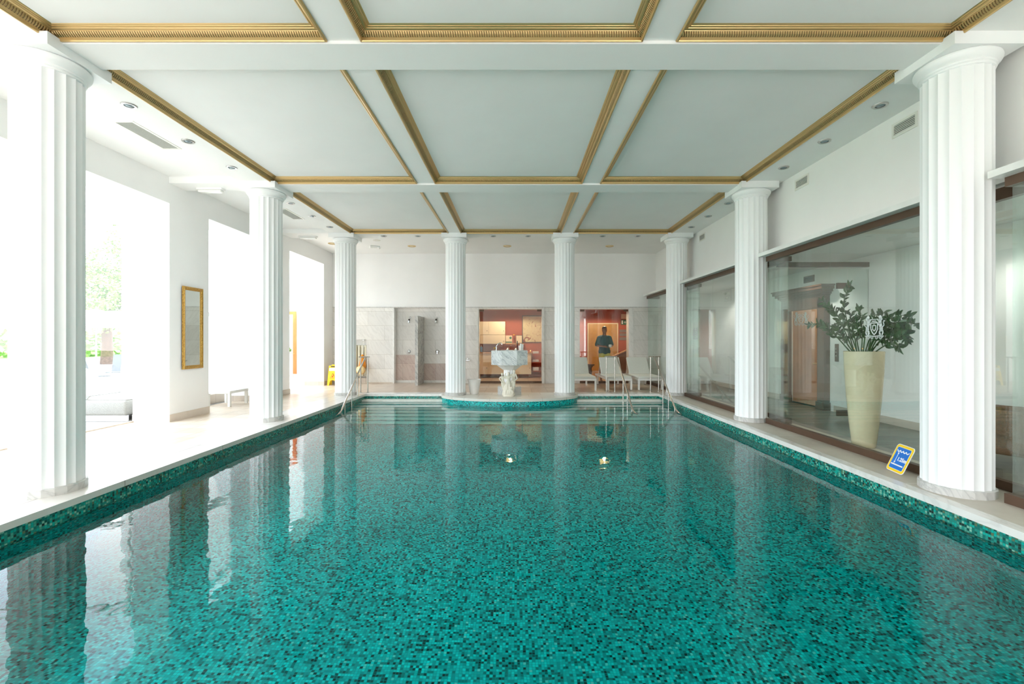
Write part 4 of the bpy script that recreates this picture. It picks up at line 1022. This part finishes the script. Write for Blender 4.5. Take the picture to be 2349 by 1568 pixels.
# person
def person():
    t = thing('person', 'dark-haired person in a teal shirt and yellow shorts holding a white object behind the glass', 'person', (2.95,15.2,0), .06)
    V = Vector; b = MB()
    hd = V((0,-.01,1.715))
    b.sphere(hd, .102, 20, 14, (.82,.95,1.16)); b.cone(hd+V((0,-.02,-.05)),.062, hd+V((0,-.045,-.085)),.038)
    b.sphere(hd+V((0,-.098,-.012)),.015,8,6,(.8,1.1,1.5)); b.cone(hd+V((-.02,-.085,-.055)),.009,hd+V((.02,-.085,-.055)),.009)
    for s_ in (-1,1): b.sphere(hd+V((s_*.078,.005,-.01)),.022,8,6,(.4,.8,1.2)); b.cone(hd+V((s_*.018,-.088,.03)),.008,hd+V((s_*.045,-.08,.03)),.008)
    b.cone((0,.01,1.50),.062,(0,0,1.63),.056); b.cone((-.13,.01,1.46),.06,(.13,.01,1.46),.06)
    b.cone((0,.0,1.34),.11,(0,0,1.10),.11); b.cone((0,0,1.10),.11,(0,0,.95),.12)
    for s_ in (-1,1):
        sh, el = V((s_*.18,.01,1.455)), V((s_*.265,.03,1.20)); wr = V((s_*.09+.03,-.22,1.165))
        b.cone(sh,.052,el,.040); b.cone(el,.040,wr,.026)
        pm = wr+(wr-el).normalized()*.06; b.cone(wr,.024,pm,.032)
        d = (wr-el).normalized()
        for q in range(4):
            o1 = pm+V((0,-.012+.0,.024-.016*q))+d*.02; o2 = o1+d*.032+V((0,-.006,-.004)); o3 = o2+V((-s_*-.004,-.012,-.02+.004*q)); b.cone(o1,.0095,o2,.009); b.cone(o2,.009,o3,.008)
        tb = wr+V((0,-.02,.024)); b.cone(tb,.011,tb+d*.035+V((0,-.02,.014)),.009)
        hp, kn, an = V((s_*.09,0,.92)), V((s_*.105,-.01,.50)), V((s_*.11,.02,.09))
        b.cone(hp,.095,kn,.056); b.cone(kn,.056,V((s_*.108,.02,.33)),.055); b.cone(V((s_*.108,.02,.33)),.055,an,.036)
        b.cone(an+V((0,.01,-.045)),.038,V((s_*.12,-.13,.035)),.032)
    o = b.build('body', M['skin'], t, True); remesh(o, .009, 3)
    h = MB(); h.sphere(hd+V((0,.018,.035)),.10,20,12,(.82,.95,.98)); h.sphere(hd+V((0,-.045,.085)),.05,12,8,(1.2,.8,.6)); o = h.build('hair', M['hair'], t, True); remesh(o, .008, 2)
    e = MB()
    for s_ in (-1,1): e.sphere(hd+V((s_*.030,-.089,.008)),.009,8,6)
    e.build('eyes', M['hair'], t, True)
    c = MB(); c.cone((-.13,.01,1.47),.07,(.13,.01,1.47),.07); c.cone((0,0,1.40),.145,(0,-.0,1.15),.155); c.cone((-.07,0,1.12),.12,(.07,0,1.12),.12); c.cone((-.08,0,1.0),.128,(.08,0,1.0),.128)
    c.cone((-.05,.03,1.535),.03,(.05,.03,1.535),.03); c.cone((-.05,.03,1.53),.022,(-.02,-.10,1.45),.016); c.cone((.05,.03,1.53),.022,(.02,-.10,1.45),.016); c.sphere((0,0,1.28),.2,16,12,(1,.72,1.15)); c.cone((0,-.02,1.12),.14,(0,-.02,1.0),.14)
    for s_ in (-1,1): c.cone((s_*.18,.01,1.455),.068,(s_*.255,.028,1.23),.064)
    o = c.build('shirt', M['shirt'], t, True); remesh(o, .011, 4)
    MB().box(-.006,.006,-.18,-.172,.98,1.4).build('button_placket', M['shirt'], t)
    g = MB(); g.cone((-.07,0,.90),.125,(.07,0,.90),.125)
    for s_ in (-1,1): g.cone((s_*.085,0,.88),.118,(s_*.105,-.005,.52),.095)
    o = g.build('shorts', M['shorts'], t, True); remesh(o, .011, 3)
    m = MB(); m.rbox(.06,.15,-.345,-.295,1.14,1.235,.012); tag(m.build('white_device', M['white'], t, True), 'small white object held in both hands')
    return t
person()

# ------------------------------------------------------------------ left side: annex, windows, bench, terrace
an = MB(); an.box(-9.8,WL-TH,15.0,15.2,0,4.3); an.box(-9.8,WL-TH,11.3,11.5,0,4.3)
struct('wall_annex', an, M['wall'], 'white walls of the side vestibule', 'wall')
an = MB(); an.box(-9.8,-6.46,11.3,15.1,-.2,0); struct('floor_annex', an, M['tileL'], 'vestibule floor', 'floor')
an = MB(); an.box(-9.8,-6.46,14.1,15.0,0,.09); an.box(-9.8,-6.46,14.4,15.0,.09,.18); an.box(-9.8,-6.46,14.7,15.0,.18,.27)
struct('vestibule_steps', an, M['skirt'], 'three low stone steps in the side vestibule', 'steps')
t = thing('door_6', 'glazed door with a bright orange wooden frame in the side vestibule', 'door', (-7.78,15.0,.27), kind='structure')
MB().box(-.55,-.45,-.06,0,0,2.05).box(.45,.55,-.06,0,0,2.05).box(-.45,.45,-.06,0,1.95,2.05).build('frame', M['orange'], t)
MB().box(-.45,-.36,-.045,0,0,1.95).box(.36,.45,-.045,0,0,1.95).box(-.36,.36,-.045,0,1.85,1.95).box(-.36,.36,-.045,0,0,.2).build('door_leaf', M['white'], t)
MB().box(-.36,.36,-.03,-.02,.2,1.85).build('pane', M['winglass'], t)
t = thing('orchid_plant', 'white orchid with green leaves in the side vestibule', 'flower', (-7.35,14.55,.27))
MB().lathe([(.05,0),(.09,.02),(.10,.5),(.12,.55),(.001,.56)], n=20).build('planter', M['white'], t, True)
lv = MB(); rnd = random.Random(3)
for k in range(26):
    a = rnd.uniform(0,2*PI); leaf(lv, Vector((.03*math.cos(a),.03*math.sin(a),.56+rnd.uniform(0,.2))), Vector((math.cos(a),math.sin(a),rnd.uniform(-.1,.9))), Vector((-math.sin(a),math.cos(a),0)), .22, .045)
lv.build('leaves', M['leaf2'], t, True)
MB().tube([(0,0,.56),(.03,0,.8),(-.05,0,1.0),(-.14,0,1.05)], .006, 6).build('stem', M['leaf2'], t, True)
fl_ = MB()
for k in range(6): fl_.sphere((.03-.035*k,-.01,.95+.06*math.sin(k)),.035,8,6,(1,.4,1))
fl_.build('blossoms', M['cloth'], t, True)
# window in opening B
t = thing('window_8', 'tall white-framed window behind the mirror pier', 'window', kind='structure')
wx = -6.75
f = MB(); f.box(wx-.04,wx+.04,8.3,11.3,.20,.28); f.box(wx-.04,wx+.04,8.3,11.3,1.90,1.99); f.box(wx-.04,wx+.04,8.3,11.3,3.60,3.69)
for y in (8.95,9.05+.85*0+ .85,10.85): f.box(wx-.034,wx+.034,y-.04,y+.04,.27,3.61)
f.build('frame', M['white'], t)
MB().box(wx-.004,wx+.004,8.3,11.3,.28,3.6).build('pane', M['winglass'], t)
q = MB(); q.box(wx-.1,wx+.15,8.3,11.3,0,.20); struct('sill_wall', q, M['skirt'], 'low tiled sill wall under the window beside the mirror pier', 'wall')
t = thing('bench', 'small white bench under the window beside the mirror pier', 'bench', (-6.13,9.75,0))
MB().rbox(-.28,.22,-.35,.3,.27,.33,.01).build('seat', M['white'], t, True)
for x in (-.25,.19):
    for y in (-.32,.27): MB().box(x-.025,x+.025,y-.025,y+.025,0,.27).build('leg', M['white'], t)
# glazed screen at the end of the terrace bay
t = thing('window_9', 'tall white-framed glass screen closing the terrace bay', 'glass screen', kind='structure')
sy = 8.95; f = MB()
f.box(-12.5,-6.75,sy-.04,sy+.04,.24,.31); f.box(-12.5,-6.75,sy-.04,sy+.04,1.88,1.95); f.box(-12.5,-6.75,sy-.04,sy+.04,3.55,3.62)
for x in (-12.5,-11.0,-9.5,-7.62,-6.79): f.box(x-.035,x+.035,sy-.034,sy+.034,.3,3.56)
f.build('frame', M['white'], t); MB().box(-12.5,-6.75,sy-.004,sy+.004,.31,3.55).build('pane', M['winglass'], t)
q = MB(); q.box(-12.5,-6.48,sy-.06,sy+.06,0,.24); struct('screen_plinth', q, M['white'], 'white plinth under the glass screen', 'wall')
q = MB(); q.box(-6.50,-6.45,3.6,7.68,0,.02); struct('trim_33', q, M['skirt'], 'brown threshold strip of the terrace opening', 'trim')
g = MB(); g.box(-60,-6.46,-40,11.3,-.25,-.005); g.box(-60,-9.8,11.3,70,-.25,-.005)
struct('ground', g, M['paver'], 'pale stone terrace outside', 'ground')
g = MB(); g.box(-160,-34,-40,160,-.3,.0); g2 = struct('ground_lawn', g, M['grass'], 'lawn beyond the terrace', 'ground')
# wicker loungers on the terrace
def wicker(label, loc, rz):
    t = thing('wicker_lounger', label, 'sun lounger', loc, rz, 'white woven loungers on the terrace')
    MB().rbox(-1.0,.35,-.33,.33,.10,.36,.04).build('base', M['wicker'], t, True)
    MB().obox((-.62,0,.62),(.32,0,-.22),(0,.31,0),(.02,0,.03)).build('backrest', M['wicker'], t)
    MB().rbox(-.35,.34,-.30,.30,.36,.42,.025).build('cushion', M['cloth'], t, True)
    MB().cyl((-.25,-.25,.02),(-.62,-.25,.6),.014).cyl((-.25,.25,.02),(-.62,.25,.6),.014).build('strut', M['white'], t)
    MB().box(-1,.35,-.3,-.26,0,.1).box(-1,.35,.26,.3,0,.1).build('runner', M['white'], t)
wicker('white woven lounger outside, right of the nearest left column', (-6.98,8.05,0), 0); wicker('white woven lounger outside at the left picture edge', (-7.9,6.3,0), 0)
# umbrellas
def umbrella(label, loc, r, h, dz):
    t = thing('market_umbrella', label, 'umbrella', loc, group='cream parasols on the terrace')
    MB().cyl((0,0,0),(0,0,h+.08),.03).build('pole', M['white'], t, True)
    c = MB(); n = 8; top = Vector((0,0,h)); rim = [Vector((r*math.cos(2*PI*k/n+.3), r*math.sin(2*PI*k/n+.3), h-dz)) for k in range(n)]
    c.add([top]+rim+[top+Vector((0,0,-.02))]+[p_+Vector((0,0,-.14)) for p_ in rim], [(0,k+1,(k+1)%n+1) for k in range(n)]+[(k+1,(k+1)%n+1,(k+1)%n+n+2,k+n+2) for k in range(n)]+[(n+1,(k+1)%n+n+2,k+n+2) for k in range(n)])
    c.build('canopy', M['canvas'], t)
    rb_ = MB()
    for p_ in rim: rb_.cyl((0,0,h-dz*.75),p_+Vector((0,0,-.1)),.012,n=6)
    rb_.build('ribs', M['oak'], t); MB().box(-.35,.35,-.35,.35,0,.08).build('base', M['white'], t)
umbrella('cream parasol outside, right of the nearest left column', (-20.3,22,0), 2.0, 2.9, .75); umbrella('cream parasol outside at the left picture edge', (-25.0,18.5,0), 2.1, 3.0, .8)
def gchair(label, loc, rz):
    t = thing('garden_chair', label, 'chair', loc, rz, 'grey terrace chairs')
    gm = plain('grey_sling', (84,88,92), .7) if 'gm' not in globals() else globals()['gm']; globals()['gm'] = gm
    MB().rbox(-.24,.24,-.22,.22,.43,.46,.01).build('seat', gm, t, True); MB().obox((0,.26,.70),(.23,0,0),(0,.012,0),(0,.07,.25)).build('backrest', gm, t)
    for x in (-.23,.23): MB().tube([(x,-.2,0),(x,-.2,.62),(x,.24,.64),(x,.24,.0)], .013, 8).build('side_frame', M['white'], t, True)
for k, (x, y, rz, lab) in enumerate(((-10.95,11.9,2.6,'grey terrace chair nearest the column edge behind the glass screen'),(-10.55,12.95,2.3,'grey terrace chair left of the draped table behind the glass screen'),(-11.7,13.4,.4,'grey terrace chair farther behind the glass screen'))): gchair(lab, (x,y,0), rz)
t = thing('draped_table', 'small terrace table under a white cloth behind the glass screen', 'table', (-9.75,11.9,0))
MB().lathe([(.001,.75),(.42,.75),(.44,.73),(.46,.4),(.52,.08)], n=20, caps=False).build('tablecloth', M['cloth'], t, True); MB().cyl((0,0,0),(0,0,.74),.04).build('table_leg', M['steel'], t)
# trees
def tree(label, loc, trunk_h, r, n, seed):
    t = thing('tree', label, 'tree', loc); rnd = random.Random(seed)
    tk = MB(); tk.tube([(0,0,0),(.05,0,trunk_h*.5),(0,0,trunk_h),(.1,0,trunk_h+1.2)], [.30,.25,.24,.12], 12); tk.build('trunk', M['bark'], t, True)
    lf_ = MB()
    cl = [(rnd.gauss(0,r*.45), rnd.gauss(0,r*.45), trunk_h+r*.75+rnd.gauss(0,r*.38)) for _ in range(26)]
    for k in range(n):
        cxy = cl[k % 26]; d = Vector((rnd.gauss(0,1),rnd.gauss(0,1),rnd.gauss(0,1))).normalized(); p_ = Vector(cxy)+d*r*.33*rnd.uniform(.6,1.05)
        a = Vector((rnd.uniform(-1,1),rnd.uniform(-1,1),rnd.uniform(-.6,.3))).normalized(); s_ = a.orthogonal().normalized(); L = rnd.uniform(.12,.22)
        lf_.add([p_,p_+a*L*.5+s_*L*.3,p_+a*L,p_+a*L*.5-s_*L*.3], [(0,1,2,3)])
    tag(lf_.build('foliage', M['leaf2'], t), kind='stuff')
tree('leafy green tree outside with its trunk beside the parasol pole', (-23.4,26,0), 2.2, 3.0, 17000, 1)
tree('leafy green tree outside at the left picture edge', (-33.5,21.5,0), 2.4, 3.6, 15000, 2)
hg = MB(); rnd = random.Random(9)
for k in range(9000):
    p_ = Vector((rnd.uniform(-60,-34), rnd.uniform(34,46), 0)); p_.z = rnd.uniform(0,1.9); a = Vector((rnd.uniform(-1,1),rnd.uniform(-1,1),rnd.uniform(-.5,.8))).normalized(); s_ = a.orthogonal().normalized(); L = .5
    hg.add([p_,p_+a*L*.5+s_*L*.3,p_+a*L,p_+a*L*.5-s_*L*.3], [(0,1,2,3)])
tag(hg.build('shrubbery', M['leaf2']), 'band of green shrubs beyond the terrace', 'shrubs', kind='stuff')

# ------------------------------------------------------------------ light
world = bpy.data.worlds.new('sky'); S.world = world; world.use_nodes = True; nt_ = world.node_tree; nt_.nodes.clear()
wo = nt_.nodes.new('ShaderNodeOutputWorld'); bg = nt_.nodes.new('ShaderNodeBackground'); tc = nt_.nodes.new('ShaderNodeTexCoord')
sp = nt_.nodes.new('ShaderNodeSeparateXYZ'); nt_.links.new(tc.outputs['Generated'], sp.inputs[0])
rp = nt_.nodes.new('ShaderNodeValToRGB'); nt_.links.new(sp.outputs[2], rp.inputs[0])
e = rp.color_ramp.elements; e[0].position = .0; e[0].color = (.95,.97,1,1); e[1].position = .55; e[1].color = (.62,.78,1.0,1)
nz = nt_.nodes.new('ShaderNodeTexNoise'); nz.inputs['Scale'].default_value = 3.2; nz.inputs['Detail'].default_value = 6; nt_.links.new(tc.outputs['Generated'], nz.inputs['Vector'])
cr = nt_.nodes.new('ShaderNodeValToRGB'); cr.color_ramp.elements[0].position = .48; cr.color_ramp.elements[1].position = .62; nt_.links.new(nz.outputs['Fac'], cr.inputs[0])
mx_ = nt_.nodes.new('ShaderNodeMix'); mx_.data_type = 'RGBA'; nt_.links.new(cr.outputs[0], mx_.inputs[0]); nt_.links.new(rp.outputs[0], mx_.inputs[6]); mx_.inputs[7].default_value = (1,1,.99,1)
nt_.links.new(mx_.outputs[2], bg.inputs[0]); bg.inputs[1].default_value = 6.5; nt_.links.new(bg.outputs[0], wo.inputs[0])
sun = bpy.data.lights.new('sun', 'SUN'); sun.energy = 6; sun.angle = .02; sun.color = (1,.96,.88)
so = bpy.data.objects.new('sun', sun); so.rotation_euler = Vector((-.35,.55,-1)).to_track_quat('-Z','Y').to_euler(); COL.objects.link(so)
def portal(loc, rot, sx, sy):
    L = bpy.data.lights.new('portal','AREA'); L.shape = 'RECTANGLE'; L.size = sx; L.size_y = sy; L.cycles.is_portal = True
    o = bpy.data.objects.new('window_portal', L); o.location = loc; o.rotation_euler = rot; COL.objects.link(o)
for a, bb in OP: portal((WL-TH-.02,(a+bb)/2,OH/2), (0,-PI/2,0), OH, bb-a)
for a, bb in ((-5.7,-2.9),(2.1,4.1)): portal(((a+bb)/2,BACK-.32,1.87), (PI/2,0,0), bb-a, 3.25)  # the added openings behind the camera
# added spots that fill the lounge with light, no fixtures
for y in (2.4,5.4,9.0,12.6):
    L = bpy.data.lights.new('lounge_fill','SPOT'); L.spot_size = math.radians(130); L.spot_blend = .6; L.shadow_soft_size = .05; L.energy = 38; L.color = (1,.96,.9)
    o = bpy.data.objects.new('lounge_fill_light', L); o.location = (5.5,y,2.82); COL.objects.link(o)
L = bpy.data.lights.new('corridor_point','POINT'); L.energy = 14; L.color = (1,.85,.65); L.shadow_soft_size = .1  # bare point light in the corridor, without a fixture
o = bpy.data.objects.new('corridor_point_light', L); o.location = (7.4,9.6,2.2); COL.objects.link(o)

# ------------------------------------------------------------------ camera and view
cam = bpy.data.cameras.new('camera'); cam.sensor_width = 36; cam.lens = 36*F/2349; cam.shift_x = -(CX-1174.5)/2349*1.0*-1*-1; cam.shift_y = -(784-CY)/2349
cam.shift_x = (1174.5-CX)/2349
co = bpy.data.objects.new('camera', cam); co.location = (0,0,H); co.rotation_euler = (PI/2,0,0); COL.objects.link(co); S.camera = co
cam.clip_start = .05; cam.clip_end = 500
vs = S.view_settings; vs.view_transform = 'Standard'; vs.look = 'None'; vs.gamma = 1; vs.use_curve_mapping = False; vs.exposure = 0.42
S.cycles.use_denoising = True; S.cycles.max_bounces = 10; S.cycles.diffuse_bounces = 5; S.cycles.glossy_bounces = 4; S.cycles.transmission_bounces = 6; S.cycles.transparent_max_bounces = 16
S.cycles.use_adaptive_sampling = True; S.cycles.adaptive_threshold = .05
S.cycles.caustics_refractive = True; S.cycles.caustics_reflective = False
